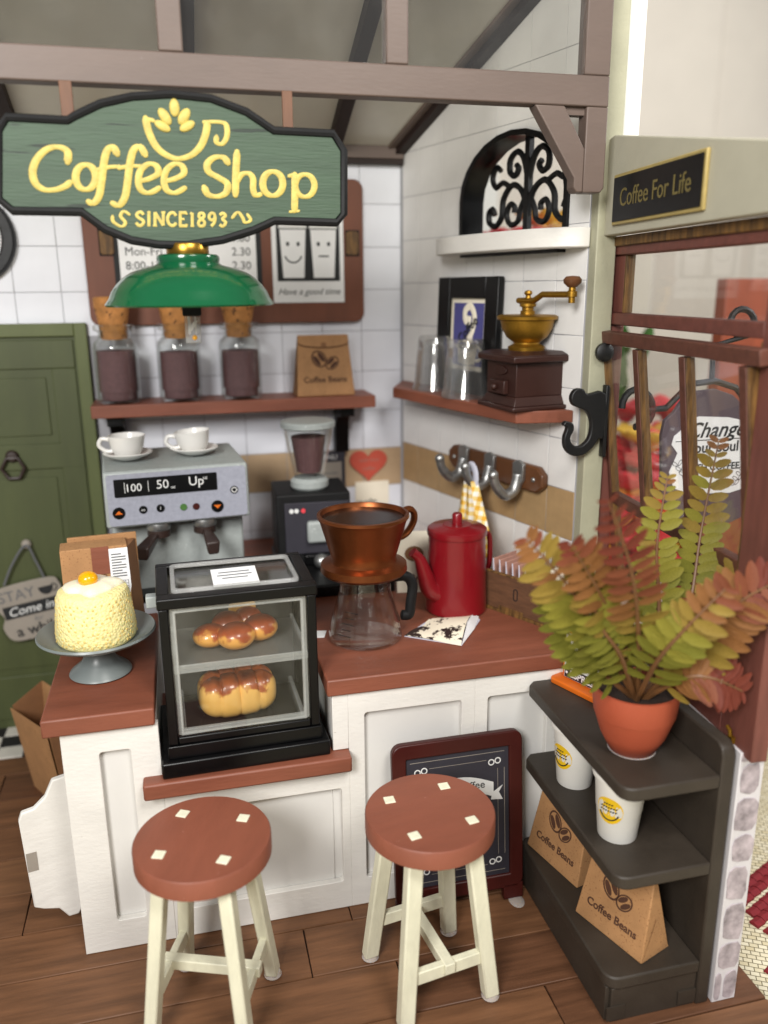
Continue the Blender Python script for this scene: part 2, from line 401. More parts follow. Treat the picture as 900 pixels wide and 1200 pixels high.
# ------------------------------------------------------------------ special materials
def crust(name, pale, brown, dark, z0, z1):
    m=mat(name,pale,0.4,var=0.1,sss=0.1,coat=0.6); nt=m.node_tree; N=nt.nodes; L=nt.links; b=N['Principled BSDF']
    tc=N.new('ShaderNodeTexCoord'); sp=N.new('ShaderNodeSeparateXYZ'); L.new(tc.outputs['Object'],sp.inputs[0])
    nz=N.new('ShaderNodeTexNoise'); nz.inputs['Scale'].default_value=22; nz.inputs['Detail'].default_value=5; L.new(tc.outputs['Object'],nz.inputs[0])
    mr=N.new('ShaderNodeMapRange'); mr.inputs[1].default_value=z0; mr.inputs[2].default_value=z1; L.new(sp.outputs[2],mr.inputs[0])
    ad=N.new('ShaderNodeMath'); ad.operation='MULTIPLY_ADD'; ad.inputs[1].default_value=1.0; ad.inputs[2].default_value=-0.5; L.new(nz.outputs[0],ad.inputs[0])
    a2=N.new('ShaderNodeMath'); a2.operation='ADD'; L.new(mr.outputs[0],a2.inputs[0]); L.new(ad.outputs[0],a2.inputs[1])
    rp=N.new('ShaderNodeValToRGB'); rp.color_ramp.elements[0].position=0.38; rp.color_ramp.elements[0].color=(*lin(pale),1)
    rp.color_ramp.elements[1].position=0.95; rp.color_ramp.elements[1].color=(*lin(dark),1)
    e=rp.color_ramp.elements.new(0.50); e.color=(*lin(brown),1)
    L.new(a2.outputs[0],rp.inputs[0]); L.new(rp.outputs[0],b.inputs['Base Color']); return m
M['bunA']=crust('bun_crust','e2a24c','a84c1e','5c2210',0.0,0.112)
M['loafA']=crust('loaf_crust','e9b562','a3501f','4e1d0e',0.06,0.175)
def checks(name, c0, c1, c2, scale):
    m=mat(name,c0,0.8); nt=m.node_tree; N=nt.nodes; L=nt.links; b=N['Principled BSDF']
    tc=N.new('ShaderNodeTexCoord'); sp=N.new('ShaderNodeSeparateXYZ'); L.new(tc.outputs['Object'],sp.inputs[0])
    def stripe(o):
        a=N.new('ShaderNodeMath'); a.operation='MULTIPLY'; a.inputs[1].default_value=scale; L.new(o,a.inputs[0])
        f=N.new('ShaderNodeMath'); f.operation='FRACT'; L.new(a.outputs[0],f.inputs[0])
        g=N.new('ShaderNodeMath'); g.operation='GREATER_THAN'; g.inputs[1].default_value=0.5; L.new(f.outputs[0],g.inputs[0]); return g.outputs[0]
    s=N.new('ShaderNodeMath'); s.operation='ADD'; L.new(stripe(sp.outputs[0]),s.inputs[0]); L.new(stripe(sp.outputs[2]),s.inputs[1])
    h=N.new('ShaderNodeMath'); h.operation='MULTIPLY'; h.inputs[1].default_value=0.5; L.new(s.outputs[0],h.inputs[0])
    rp=N.new('ShaderNodeValToRGB'); rp.color_ramp.interpolation='CONSTANT'
    rp.color_ramp.elements[0].color=(*lin(c0),1); rp.color_ramp.elements[1].position=0.75; rp.color_ramp.elements[1].color=(*lin(c2),1)
    e=rp.color_ramp.elements.new(0.4); e.color=(*lin(c1),1)
    L.new(h.outputs[0],rp.inputs[0]); L.new(rp.outputs[0],b.inputs['Base Color']); return m
M['gingham']=checks('gingham','f4efe4','f0d288','e3a92e',26)
def weave(m):
    nt=m.node_tree; N=nt.nodes; L=nt.links; b=N['Principled BSDF']
    tc=N.new('ShaderNodeTexCoord'); ck=N.new('ShaderNodeTexBrick'); ck.inputs['Scale'].default_value=26
    ck.inputs['Color1'].default_value=(*lin('e2dac0'),1); ck.inputs['Color2'].default_value=(*lin('cfc3a0'),1); ck.inputs['Mortar'].default_value=(*lin('8d7d55'),1)
    ck.inputs['Mortar Size'].default_value=0.05; ck.inputs['Mortar Smooth'].default_value=1.0; ck.inputs['Brick Width'].default_value=0.8; ck.inputs['Row Height'].default_value=0.5
    mp=N.new('ShaderNodeMapping'); mp.inputs['Rotation'].default_value=(0,0,0.5); L.new(tc.outputs['Object'],mp.inputs[0]); L.new(mp.outputs[0],ck.inputs[0]); L.new(ck.outputs[0],b.inputs['Base Color'])
    bp=N.new('ShaderNodeBump'); bp.inputs['Strength'].default_value=0.8; bp.inputs['Distance'].default_value=0.01; L.new(ck.outputs['Fac'],bp.inputs['Height']); bp.invert=True; L.new(bp.outputs[0],b.inputs['Normal'])
weave(M['cloth'])
# ------------------------------------------------------------------ setting: table, room, floor
g=MB().box(-9,9,-9,6,-0.35,-0.13).build('table_surface',M['cloth']); struct(g)
mot=MB()
for i in range(16):
    for j in range(5):
        c=Vector((0.82+0.045*i-0.02*(j%2), -2.05+0.05*j+0.02*i, -0.128)); mot.tube([c,c+Vector((0.042,0.014,0))],0.021,6,fy=0.6)
for i in range(24):
    c=Vector((0.70+0.035*i,-2.2+0.016*i,-0.128)); mot.tube([c,c+Vector((0.03,0.014,0))],0.012,6,fy=0.7)
for i in range(14):
    for j in range(3):
        c=Vector((0.78+0.04*j,-1.78+0.05*i,-0.128)); mot.tube([c,c+Vector((0.03,0.03,0))],0.014,6,fy=0.7)
o=mot.build('embroidered_motif',M['redstitch'],g); o['kind']='stuff'
rw=MB().box(-9,12,5.2,5.4,-0.35,9).build('room_wall',M['roomwall']); struct(rw)
MB().box(2.0,2.5,5.12,5.2,-0.13,9).build('door_casing',M['roomwhite'],rw)
MB().box(4.1,5.2,5.14,5.2,0.3,9).build('wall_panel',M['roomwall'],rw,bevel=0.02)

fl=MB().prism([(-2.9,0.1),(-2.9,-2.62),(0.44,-2.62),(0.49,-2.605),(0.525,-2.57),(0.54,-2.52),(0.54,0.1)],-0.13,-0.012).build('floor',M['gap'],bevel=0.006); struct(fl)
lines=[-0.32,-0.47,-0.68,-0.892,-1.105,-1.319,-1.533,-1.746,-1.96,-2.172,-2.39,-2.60]
rnd=random.Random(3)
for i in range(len(lines)-1):
    y1,y0=lines[i],lines[i+1]
    cuts=[-2.88,-2.2+0.5*((i*0.37)%1),-0.95+0.45*((i*0.61)%1),0.535]
    if i==9: cuts=[-2.88,-1.6,-0.118,0.535]
    if i==8: cuts=[-2.88,-2.0,-0.55,0.535]
    if i==10: cuts=[-2.88,-1.2,0.1,0.535]
    for a,b in zip(cuts,cuts[1:]):
        poly=[(a+0.002,y0+0.0025),(b-0.002,y0+0.0025),(b-0.002,y1-0.0025),(a+0.002,y1-0.0025)]
        if i==10 and b>0.5: poly=[(a+.002,y0+.0025),(0.45,y0+.0025),(0.50,y0+.03),(0.532,y0+.08),(0.532,y1-.0025),(a+.002,y1-.0025)]
        p=MB().prism([(x-a,y-y0) for x,y in poly],-0.012,rnd.uniform(-0.0012,0.0)).build('plank',M[rnd.choice(['plank','plank2','plank3','plank'])],fl,bevel=0.002,seg=1,loc=(a,y0,0))
for i in range(8):
    for j in range(3):
        MB().box(0.002,0.118,0.002,0.102,-0.012,0.0).build('checker_tile',M['checkw' if (i+j)%2 else 'checkb'],fl,bevel=0.002,seg=1,loc=(-2.45+0.12*i,-0.313+0.104*j,0))
MB().box(-1.49,-0.02,-0.316,0.0,-0.012,0.0).build('floor_strip',M['plank2'],fl)

# ------------------------------------------------------------------ back wall with tiles
bw=MB().box(-2.9,0.02,0.0030,0.10,0,2.80).build('back_wall',M['grout']); struct(bw)
cache={}
def tilemesh(wd,ht,m,d=0.0029):
    k=(round(wd,3),round(ht,3),m)
    if k not in cache: cache[k]=MB().box(0.0013,wd-0.0013,0,d,0.0013,ht-0.0013).mesh('tile',M[m])
    return cache[k]
for k in range(-1,12):
    x1=-(0.208+0.2*k); x0=x1-0.2
    if k==-1: x1=-0.004
    for j in range(-1,13):
        z1=2.741-0.2*j; z0=z1-0.2
        if j==-1: z1=2.775
        if x0<-1.53 and x1>-2.40 and z1<2.0: continue
        if z0<0.7: continue
        o=bpy.data.objects.new('tile',tilemesh(x1-x0,z1-z0,'tan' if j==7 else 'tile')); o.location=(x0,0,z0); link(o,bw)
        mm=o.modifiers.new('soft_edges','BEVEL'); mm.width=0.0015; mm.segments=1; mm.limit_method='ANGLE'
# ------------------------------------------------------------------ side wall with arched opening
ARC=[(0.515,2.356),(1.215,2.356),(1.215,2.50)]+[(0.865+0.35*math.cos(R(a)),2.50+0.245*math.sin(R(a))) for a in range(15,180,15)]+[(0.515,2.50)]
RSL=0.4257*math.cos(WA)             # roof pitch along this wall
sw=MB()
for pc in minus([(0.0,0),(1.33,0),(1.33,2.80+RSL*1.33),(0,2.80)],ARC): sw.prism(pc,-0.10,-0.0030,UP)
swo=sw.build('side_wall',M['grout'],loc=(0,0,0),rz=RW); struct(swo)
for k in range(-1,6):
    s0=0.159+0.2*k; s1=s0+0.2
    if k==-1: s0=0.012
    if k==5: s1=1.322
    for j in range(-3,11):
        z1=2.77-0.2*j; z0=z1-0.2
        if z0<0.7: continue
        poly=[(s0+.0013,z0+.0013),(s1-.0013,z0+.0013),(s1-.0013,z1-.0013),(s0+.0013,z1-.0013)]
        poly=clip(poly,-RSL,1,2.79)
        if len(poly)<3 or carea(poly)<1e-4: continue
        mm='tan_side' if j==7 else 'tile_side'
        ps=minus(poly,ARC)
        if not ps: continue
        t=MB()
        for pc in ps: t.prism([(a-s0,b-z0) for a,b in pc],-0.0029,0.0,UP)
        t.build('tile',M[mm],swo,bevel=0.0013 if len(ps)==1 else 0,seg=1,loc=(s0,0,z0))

# ------------------------------------------------------------------ shed roof of the shop (rafters and panes)
rf=thing('shop_roof','sloping grey paned roof on dark rafters above the tiled corner','roof',(0,0,2.779))
def roofM(x): return T(x,0,0)@Rx(-23.06)
# panes run from the back wall up towards the front
for a,b in ((-2.9,-1.74),(-1.70,-1.03),(-0.97,-0.37)):
    MB().box(a,b,-1.50,0.0,0.0,0.012,Rx(-23.06)).build('roof_pane',M['roofpane'],rf)
MB().prism([(-0.31,-1.50),(-0.31,0.0),(-0.005,0.0),(0.375,-1.50)],0.0,0.012,Rx(-23.06)).build('roof_pane',M['roofpane'],rf)
for xc in (-1.72,-1.0,-0.34):
    MB().box(xc-0.028,xc+0.028,-1.50,-0.02,-0.05,0.02,Rx(-23.06)).build('rafter',M['darkmauve'],rf,bevel=0.003)
MB().box(-2.9,0.0,-0.045,0.0,-0.038,0.02).build('purlin',M['mauve'],rf,bevel=0.003)
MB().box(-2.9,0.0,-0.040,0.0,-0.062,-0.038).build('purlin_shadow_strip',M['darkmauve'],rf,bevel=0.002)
rm=Rz(math.degrees(RW))@Ry(-math.degrees(math.atan(RSL)))
MB().box(0.0,1.45,-0.05,0.0,-0.03,0.0,rm).build('rafter',M['darkmauve'],rf,bevel=0.003)
MB().box(0.0,1.45,-0.085,-0.05,-0.005,0.02,rm).build('edge_trim',M['mauve'],rf,bevel=0.003)
# ------------------------------------------------------------------ front beam frame
FY=-1.42
fb=thing('front_beam_frame','mauve brown wooden beam frame with glazed panes above the shop sign','beam',(0,FY,2.70))
b0,b1=0.012,0.105
MB().box(-2.9,0.312,-0.03,0.03,b0,b1).build('beam',M['mauve'],fb,bevel=0.005)
for xa,xb in ((-1.105,-1.035),(-0.435,-0.365),(0.222,0.312),(-1.80,-1.73)):
    MB().box(xa,xb,-0.029,0.029,b1,0.80).build('mullion',M['mauve'],fb,bevel=0.005)
MB().box(-2.9,0.312,-0.03,0.03,0.80,0.88).build('top_rail',M['mauve'],fb)
for xa,xb in ((-2.9,-1.80),(-1.73,-1.105),(-1.035,-0.435),(-0.365,0.222)):
    MB().box(xa,xb,-0.004,0.004,b1,0.80).build('glass_pane',M['roofglass'],fb)
# bracket: post leg, diagonal and foot
br=MB()
pts=[(0.20,b0),(0.312,b0),(0.312,-0.235),(0.30,-0.25),(0.238,-0.25),(0.222,-0.235),(0.222,-0.20),(0.055,b0)]
hole=[(0.148,b0-0.02),(0.236,b0-0.02),(0.236,-0.135)]
MB().prism([(0.236,b0),(0.312,b0),(0.312,-0.235),(0.30,-0.25),(0.236,-0.25)],-0.0295,0.0295,UP).build('bracket_leg',M['mauve'],fb,bevel=0.004)
MB().prism([(0.055,b0),(0.158,b0),(0.236,-0.115),(0.236,-0.2495),(0.214,-0.25),(0.203,-0.235),(0.203,-0.205)],-0.028,0.028,UP).build('bracket_brace',M['mauve'],fb,bevel=0.004)
MB().box(0.158,0.236,-0.012,0.026,-0.012,b0).build('bracket_cleat',M['mauve'],fb)
# ------------------------------------------------------------------ corner post and white board beyond it
po=thing('corner_post','cream painted upright post between tiled wall and brown window','post',(0.36,-1.30,0))
MB().box(0.0,0.078,-0.03,0.03,0.0,3.5).build('post_shaft',M['post'],po,bevel=0.004)
MB().box(0.092,0.165,0.02,0.05,2.2,3.6).build('white_board',M['roomwhite'],po)

# ------------------------------------------------------------------ window wall (runs from the post towards the camera)
TW=R(4.4); RWIN=-(math.pi/2+TW)     # local x towards camera, local -y into the room
ww=thing('window_wall','red brown wooden window frame with glazed lights beside the plant','window',(0.447,-1.27,0),RWIN)
# local: x = s along wall, y>0 outside, z
def wbox(n,m,x0,x1,y0,y1,z0,z1,bev=0.004,par=None): return MB().box(x0,x1,y0,y1,z0,z1).build(n,M[m],par or ww,bevel=bev)
wbox('stile','bloodwood',-0.06,0.03,0.0,0.06,0.86,2.315)
wbox('stile','bloodwood',0.975,1.135,0.0,0.05,0.86,2.255)
wbox('head_rail','bloodwoodh',0.03,1.135,0.0,0.06,2.255,2.315)
wbox('head_edge','burnt',-0.06,1.115,-0.012,0.0,2.285,2.318)
wbox('transom','bloodwoodh',0.03,0.975,0.0,0.045,2.012,2.055)
wbox('sill','bloodwoodh',0.03,0.975,0.0,0.05,0.86,0.93)
wbox('inner_stile','bloodwood',0.03,0.105,0.012,0.05,2.055,2.255,0.003)
wbox('inner_edge','burnt',0.105,0.118,0.012,0.046,2.055,2.255,0.002)
wbox('glass_pane','pane',0.118,0.975,0.024,0.030,2.055,2.255,0)
wbox('frame_edge','bloodwood',0.03,0.038,0.002,0.05,0.93,2.005,0.002)
wbox('frame_edge','burnt',0.967,0.975,0.002,0.048,0.93,2.005,0.002)
cp=MB().box(1.035,1.055,-0.012,0.0,0.875,0.895).tube([(1.045,-0.012,0.897),(1.045,-0.014,0.915),(1.03,-0.014,0.92)],0.006,8).build('catch',M['oldbrass'],ww)
# cream header with plaque
hd=MB().prism([(-0.085,2.32),(1.2,2.32),(1.2,2.455),(0.10,2.645),(-0.085,2.61)],0.0,0.055,UP).build('header_board',M['header'],ww,bevel=0.004)
pq=thing('coffee_for_life_plaque','small black plaque with gold rim and lettering on the cream header','plaque',(0,0,0),RWIN)
pq.location=Vector((0.447,-1.27,0))+Matrix.Rotation(RWIN,3,'Z')@Vector((0.44,-0.055,2.43))
MB().box(-0.294,0.294,-0.012,0.0,-0.081,0.081).build('rim',M['rimgold'],pq,bevel=0.003)
MB().box(-0.283,0.283,-0.016,-0.011,-0.070,0.070).build('face',M['black'],pq)
text('Coffee For Life',0.082,pq,M['dimgold'],T(0,-0.0168,0)@UP,sx=0.92)
# tilted sash, hinged along its top edge
sa=thing('tilted_sash','narrow brown window sash with three panes tilted open under transom','window sash',(0,0,0),RWIN)
sa.location=Vector((0.447,-1.27,0))+Matrix.Rotation(RWIN,3,'Z')@Vector((0,-0.03,1.99))
tl=Rx(7.5)
def sbox(n,m,x0,x1,y0,y1,z0,z1,bev=0.003): return MB().box(x0,x1,y0,y1,z0,z1,tl).build(n,M[m],sa,bevel=bev)
sbox('top_rail','sashwood',-0.02,1.03,-0.012,0.022,-0.044,0.0)
sbox('middle_rail','sashwood',0.0,1.0,-0.010,0.020,-0.66,-0.615)
sbox('bottom_rail','sashwood',0.0,1.0,-0.012,0.022,-1.03,-0.98)
for x in (0.045,0.325,0.635,0.955):
    sbox('sash_bar','sashwood',x-0.022,x+0.014,-0.012,0.022,-0.98,-0.05)
    sbox('bar_edge','burnt',x+0.014,x+0.022,-0.010,0.020,-0.98,-0.05,0.002)
for a,b in ((0.071,0.303),(0.351,0.613),(0.661,0.933)):
    sbox('glass_pane','pane',a,b,0.004,0.008,-0.98,-0.05,0)
# stone base under the window
sb=thing('stone_wall_base','low white wall base with printed grey mauve stones under the window','wall base',(0.355,-2.365,0))
MB().prism([(0.0,0.0),(0.082,0.0),(0.170,1.08),(0.088,1.08)],0.0,0.872).build('wall_core',M['stonebase'],sb,bevel=0.002)
rs=random.Random(11)
z=0.004; row=0
while z<0.86:
    h_=rs.uniform(0.085,0.15); cut=rs.choice([0.0,0.055,0.0,0.0,0.03])
    for a,b in (((0.002,cut-0.004),(cut+0.004,0.080)) if cut else ((0.001 if row%2 else 0.006,0.081 if row%3 else 0.074),)):
        hh0,hh1=z+rs.uniform(0,0.004),min(0.868,z+h_-rs.uniform(0.003,0.008))
        if hh1-hh0<0.02: continue
        n_=13; poly=[]
        for k in range(n_):
            t=2*math.pi*k/n_; c_,s_=math.cos(t),math.sin(t); q_=(abs(c_)**5+abs(s_)**5)**(-1/5)*rs.uniform(.86,1.0)
            poly.append(((a+b)/2+(b-a)/2*c_*q_,(hh0+hh1)/2+(hh1-hh0)/2*s_*q_))
        MB().prism(poly,0.0,0.003,UP).build('stone',M['stone'],sb,bevel=0.001,seg=1)
    z+=h_; row+=1
# ------------------------------------------------------------------ green door on the back wall
dr=thing('green_door','olive green panelled door with ring handle on the back wall','door',(-1.514,-0.004,0))
MB().box(-0.055,0,-0.03,0.004,0,2.004).box(-0.90,-0.845,-0.03,0.004,0,2.004).box(-0.845,-0.055,-0.03,0.004,1.945,2.004).build('door_frame',M['doorlight'],dr,bevel=0.004)
MB().box(-0.845,-0.055,-0.012,0.003,0.0,1.945).build('door_leaf',M['door'],dr)
MB().box(-0.835,-0.065,-0.021,-0.012,1.80,1.93).box(-0.835,-0.065,-0.021,-0.012,1.33,1.45).box(-0.835,-0.065,-0.021,-0.012,0.05,0.28).box(-0.17,-0.065,-0.0205,-0.012,0.28,1.80).box(-0.835,-0.73,-0.0205,-0.012,0.28,1.80).build('rails',M['door'],dr,bevel=0.004)
MB().box(-0.70,-0.20,-0.018,-0.012,1.49,1.76).build('panel',M['door'],dr,bevel=0.012)
MB().box(-0.70,-0.20,-0.018,-0.012,0.32,1.29).build('panel',M['door'],dr,bevel=0.012)
kn=MB().lathe([(0,-0.045),(0.022,-0.042),(0.03,-0.03),(0.028,-0.021)],20,T(-0.385,0,1.40)@Rx(0)@Matrix(((1,0,0,0),(0,0,1,0),(0,1,0,0),(0,0,0,1)))).build('handle_boss',M['darkbrown'],dr)
MB().tube([(-0.385+0.048*math.sin(a)*(1 if abs(math.sin(a))<.9 else 1.05),-0.04,1.345-0.055*math.cos(a)) for a in [2*math.pi*k/6+0.52 for k in range(6)]],0.009,8,closed=True,smooth=True).build('ring_handle',M['darkbrown'],dr)
# hanging door plaque
dp=thing('stay_a_while_plaque','scalloped beige plaque with stay a while lettering hanging on the green door','door sign',(-1.885,-0.045,0.64))
tp=Ry(-10)
out=catmull([(-0.155,0.11),(-0.16,0.04),(-0.145,-0.01),(-0.16,-0.06),(-0.135,-0.13),(-0.05,-0.145),(0.05,-0.14),(0.13,-0.135),(0.155,-0.07),(0.14,-0.01),(0.155,0.04),(0.15,0.11),(0.11,0.145),(-0.11,0.145)],5,closed=True)
out=[(p[0],p[1]) for p in catmull([(a,b,0) for a,b in [(-0.155,0.11),(-0.16,0.04),(-0.14,-0.01),(-0.16,-0.06),(-0.135,-0.13),(-0.05,-0.145),(0.05,-0.14),(0.13,-0.135),(0.155,-0.07),(0.135,-0.01),(0.155,0.04),(0.15,0.11),(0.11,0.145),(-0.11,0.145)]],5,closed=True)]
MB().prism(out,0,0.016,tp@UP).build('board',M['plaque'],dp,bevel=0.003)
MB().box(-0.135,0.13,-0.0178,-0.0155,-0.02,0.045,tp).build('black_strip',M['ink'],dp)
text('STAY',0.075,dp,M['greyink'],tp@T(-0.055,-0.0168,0.092)@UP)
text('Come in!',0.062,dp,M['printwhite'],tp@T(0,-0.0186,0.012)@UP,shear=0.3)
text('for',0.035,dp,M['greyink'],tp@T(0.01,-0.0168,-0.045)@UP,shear=0.3)
text('a while',0.075,dp,M['ink'],tp@T(0.0,-0.0168,-0.095)@UP,bold=0.001)
cpm=MB().prism(ell(0.085,0.105,0.035,0.042,14,180,360),0.0165,0.018,tp@UP).build('cup_print',M['ink'],dp)
MB().tube([(0.118+0.018*math.cos(a),-0.017,0.092+0.018*math.sin(a)) for a in [R(-100+20*k) for k in range(11)]],0.003,6,tp).build('cup_handle_print',M['ink'],dp)
MB().tube(catmull([(-0.12,-0.008,0.135),(-0.07,-0.01,0.24),(0.0,-0.012,0.33),(0.035,-0.01,0.25),(0.07,-0.008,0.14)],5),0.006,8).build('hanging_wire',M['greyink'],dp)
MB().ball((0,0.008,0.33),0.024,0.02,0.024).build('hanger_peg',M['plaque'],dp)
# clock
ck=thing('wall_clock','round wall clock with thick black rim, partly out of frame beside the sign','clock',(-1.967,-0.002,2.375))
TOY=Matrix(((1,0,0,0),(0,0,-1,0),(0,1,0,0),(0,0,0,1)))   # lathe axis z -> -y
MB().lathe([(0.138,0.0),(0.196,0.0),(0.196,0.03),(0.185,0.045),(0.15,0.045),(0.138,0.03)],48,TOY).build('rim',M['black'],ck)
MB().lathe([(0,0.012),(0.139,0.012),(0.139,0.018),(0,0.018)],40,TOY).build('dial',M['paper'],ck)
tk=MB()
for k in range(60):
    a=R(6*k); tk.box(-0.0022,0.0022,-0.0205,-0.018,0.118,0.132,Ry(math.degrees(a)))
tk.build('minute_marks',M['ink'],ck)
for k in range(12): text(['12','1','2','3','4','5','6','7','8','9','10','11'][k],0.035,ck,M['bluepaint'],T(0.098*math.sin(R(30*k)),-0.0195,0.098*math.cos(R(30*k)))@UP,name='numeral')
# ------------------------------------------------------------------ notice board
nb=thing('notice_board','brown rounded notice board with price list and photo on the tiled wall','notice board',(-0.845,-0.003,2.318))
MB().prism(rrect(1.29,0.66,0.045),0,0.028,UP).build('board',M['boardwood'],nb,bevel=0.004)
for x in (-0.545,0.59):
    MB().prism(rrect(0.06,0.11,0.015,3),0.0281,0.034,T(x,0,0.04)@UP).build('notch',M['burnt'],nb,bevel=0.003)
    MB().box(x-0.034,x+0.034,-0.032,-0.0281,-0.02,0.10).build('notch_recess',M['gap'],nb)
pl=MB().box(-0.52,0.15,-0.031,-0.0282,-0.22,0.21).build('price_list_frame',M['ink'],nb)
MB().box(-0.495,0.125,-0.034,-0.0312,-0.20,0.19).build('price_list',M['paper'],nb)
for i,(a,b) in enumerate((('Open','1.80'),('Mon-Fri','2.30'),('8:00-17:00','2.30'),('Sat/Sun','3.20'),('9:00-18:00','2.80'))):
    z=0.06-0.062*i
    text(a,0.052,nb,M['ink'],T(-0.47,-0.0347,z)@UP,align='LEFT'); text(b,0.052,nb,M['ink'],T(0.10,-0.0347,z)@UP,align='RIGHT')
ph=MB().box(0.20,0.545,-0.034,-0.0282,-0.235,0.235).build('photo_card',M['paper'],nb)
MB().box(0.222,0.525,-0.0364,-0.0342,-0.135,0.215).build('photo_dark',M['ink'],nb)
for x,sm in ((0.30,True),(0.447,False)):
    MB().prism([(x-0.05,-0.12),(x+0.05,-0.12),(x+0.062,0.10),(x-0.062,0.10)],0.0366,0.0385,UP).build('cup_print',M['paper'],nb)
    MB().prism([(x-0.068,0.105),(x+0.068,0.105),(x+0.06,0.15),(x-0.06,0.15)],0.0366,0.039,UP).build('cup_lid_print',M['printwhite'],nb)
    f=MB()
    for e in (-0.025,0.025): MB().prism(ell(x+e,0.035,0.008,0.010,10),0.0387,0.0392,UP).build('eye_print',M['ink'],nb)
    if sm: f.tube([(x+0.042*math.cos(a),-0.039,-0.005+0.045*math.sin(a)) for a in [R(200+14*k) for k in range(11)]],0.0035,6)
    else: f.box(x-0.025,x+0.025,-0.0392,-0.0387,-0.024,-0.017)
    f.build('mouth_print',M['ink'],nb)
text('Have a good time',0.042,nb,M['ink'],T(0.373,-0.0347,-0.185)@UP,shear=0.35)
# ------------------------------------------------------------------ back shelf and what stands on it
bs=thing('back_wall_shelf','long terracotta shelf on the back wall carrying jars and a bag','shelf',(-0.853,-0.001,1.648))
MB().box(-0.655,0.655,-0.25,0.0,-0.058,0.0).build('board',M['terra'],bs,bevel=0.004)
for x in (-0.56,0.525):
    MB().prism([(0,0),(-0.20,0),(-0.20,-0.045),(-0.09,-0.06),(-0.055,-0.11),(-0.05,-0.25),(0,-0.25)],-0.035,0.035,T(x,-0.001,-0.059)@Rz(90)@Rx(90)@S(-1,1,-1)@S(-1,1,1)).build('bracket',M['black'],bs,bevel=0.004)
jl=('leftmost of the three corked coffee jars on the back shelf','corked coffee jar in the middle, behind the lamp bulb','corked coffee jar standing beside the small kraft bag')
def jar(x,y,lab,tall):
    t=thing('coffee_jar',lab,'jar',(x,y,1.6485),random.uniform(0,6),'corked jars on the back shelf')
    MB().lathe([(0,0.0),(0.088,0.0),(0.098,0.012),(0.098,0.25),(0.092,0.272),(0.070,0.292),(0.070,0.318),(0.088,0.326),(0.090,0.345),(0.082,0.352),(0.066,0.350),(0.062,0.32),(0.062,0.29),(0.086,0.268),(0.091,0.25),(0.091,0.02),(0.082,0.012),(0,0.012)],40).build('glass_body',M['glass'],t)
    MB().lathe([(0,0.014),(0.074,0.014),(0.078,0.02),(0.078,0.05),(0.085,0.052),(0.0845,tall),(0,tall)],32).build('coffee_fill',M['ground'],t)
    MB().lathe([(0,0.285),(0.055,0.285),(0.060,0.30),(0.063,0.352),(0.078,0.43),(0.078,0.465),(0.07,0.472),(0,0.472)],28).build('cork',M['cork'],t)
jar(-1.385,-0.15,jl[0],0.235); jar(-1.108,-0.15,jl[1],0.225); jar(-0.828,-0.15,jl[2],0.225)
def beans(parent,Mx,m,sc=1.0,name='bean_print'):
    b=MB()
    for cx,cy,rx,ry,rot in ((-0.03,0.02,0.042,0.052,35),(0.045,-0.005,0.034,0.045,-50)):
        b.ring(ell(cx*sc,cy*sc,rx*sc,ry*sc,22,rot=rot),ell(cx*sc,cy*sc,rx*.83*sc,ry*.83*sc,22,rot=rot),0,0.0005,Mx)
        b.prism(ell(cx*sc-rx*.4*sc*math.cos(R(rot)),cy*sc-rx*.4*sc*math.sin(R(rot)),rx*.32*sc,ry*.62*sc,16,rot=rot),0,0.0005,Mx)
        b.prism(ell(cx*sc+rx*.4*sc*math.cos(R(rot)),cy*sc+rx*.4*sc*math.sin(R(rot)),rx*.32*sc,ry*.62*sc,16,rot=rot),0,0.0005,Mx)
    return b.build(name,m,parent)
def kraft_bag(lab,loc,rz,wd=0.28,ht=0.28,dp=0.13,flap=False,letter=0.045,group=None,shift=0):
    t=thing('kraft_bag',lab,'paper bag',loc,rz,group)
    w2=wd/2; d2=dp/2; tw=w2*0.86
    MB().hexa([(-w2,-d2,0),(w2,-d2,0),(w2,d2,0),(-w2,d2,0)],[(-tw,-0.008,ht),(tw,-0.008,ht),(tw,0.008,ht),(-tw,0.008,ht)]).build('bag_body',M['kraft'],t,bevel=0.004)
    for sx in (-1,1): MB().add([(sx*(w2+0.001),-d2*0.95,0.004),(sx*(w2+0.001),d2*0.95,0.004),(sx*(w2*0.955),0,ht*0.5)],[(0,1,2) if sx>0 else (2,1,0)]).build('gusset_fold',M['kraft'],t)
    sl=math.degrees(math.atan((d2-0.008)/ht)); F=T(0,-d2-0.0008,0)@Rx(-sl)@UP
    text('Coffee Beans',letter,t,M['kraftink'],F@T(shift,ht*0.27,0),bold=0.0007)
    beans(t,F@T(shift,ht*0.56,0.0002),M['kraftink'],ht/0.28*0.82)
    if flap:
        fp=[(-tw*1.0,ht+0.004),(tw*1.0,ht+0.004)]+[(tw*1.02*math.cos(R(a)),ht*0.86-ht*0.09*math.sin(R(a))+0.01) for a in range(0,181,15)]
        MB().prism(fp,0.001,0.004,F).build('flap',M['kraft'],t,bevel=0.001)
        MB().prism(ell(0,ht*0.845,0.014,0.014,14),0.0042,0.006,F).build('seal',M['kraftdark'],t)
        MB().tube([(x,y,0.0045) for x,y in fp[2:]],0.002,5,F).build('flap_edge',M['kraftink'],t)
    return t
kraft_bag('small kraft coffee bag with folded flap on the back shelf',(-0.432,-0.14,1.6485),R(3),0.285,0.285,0.12,True,0.040)
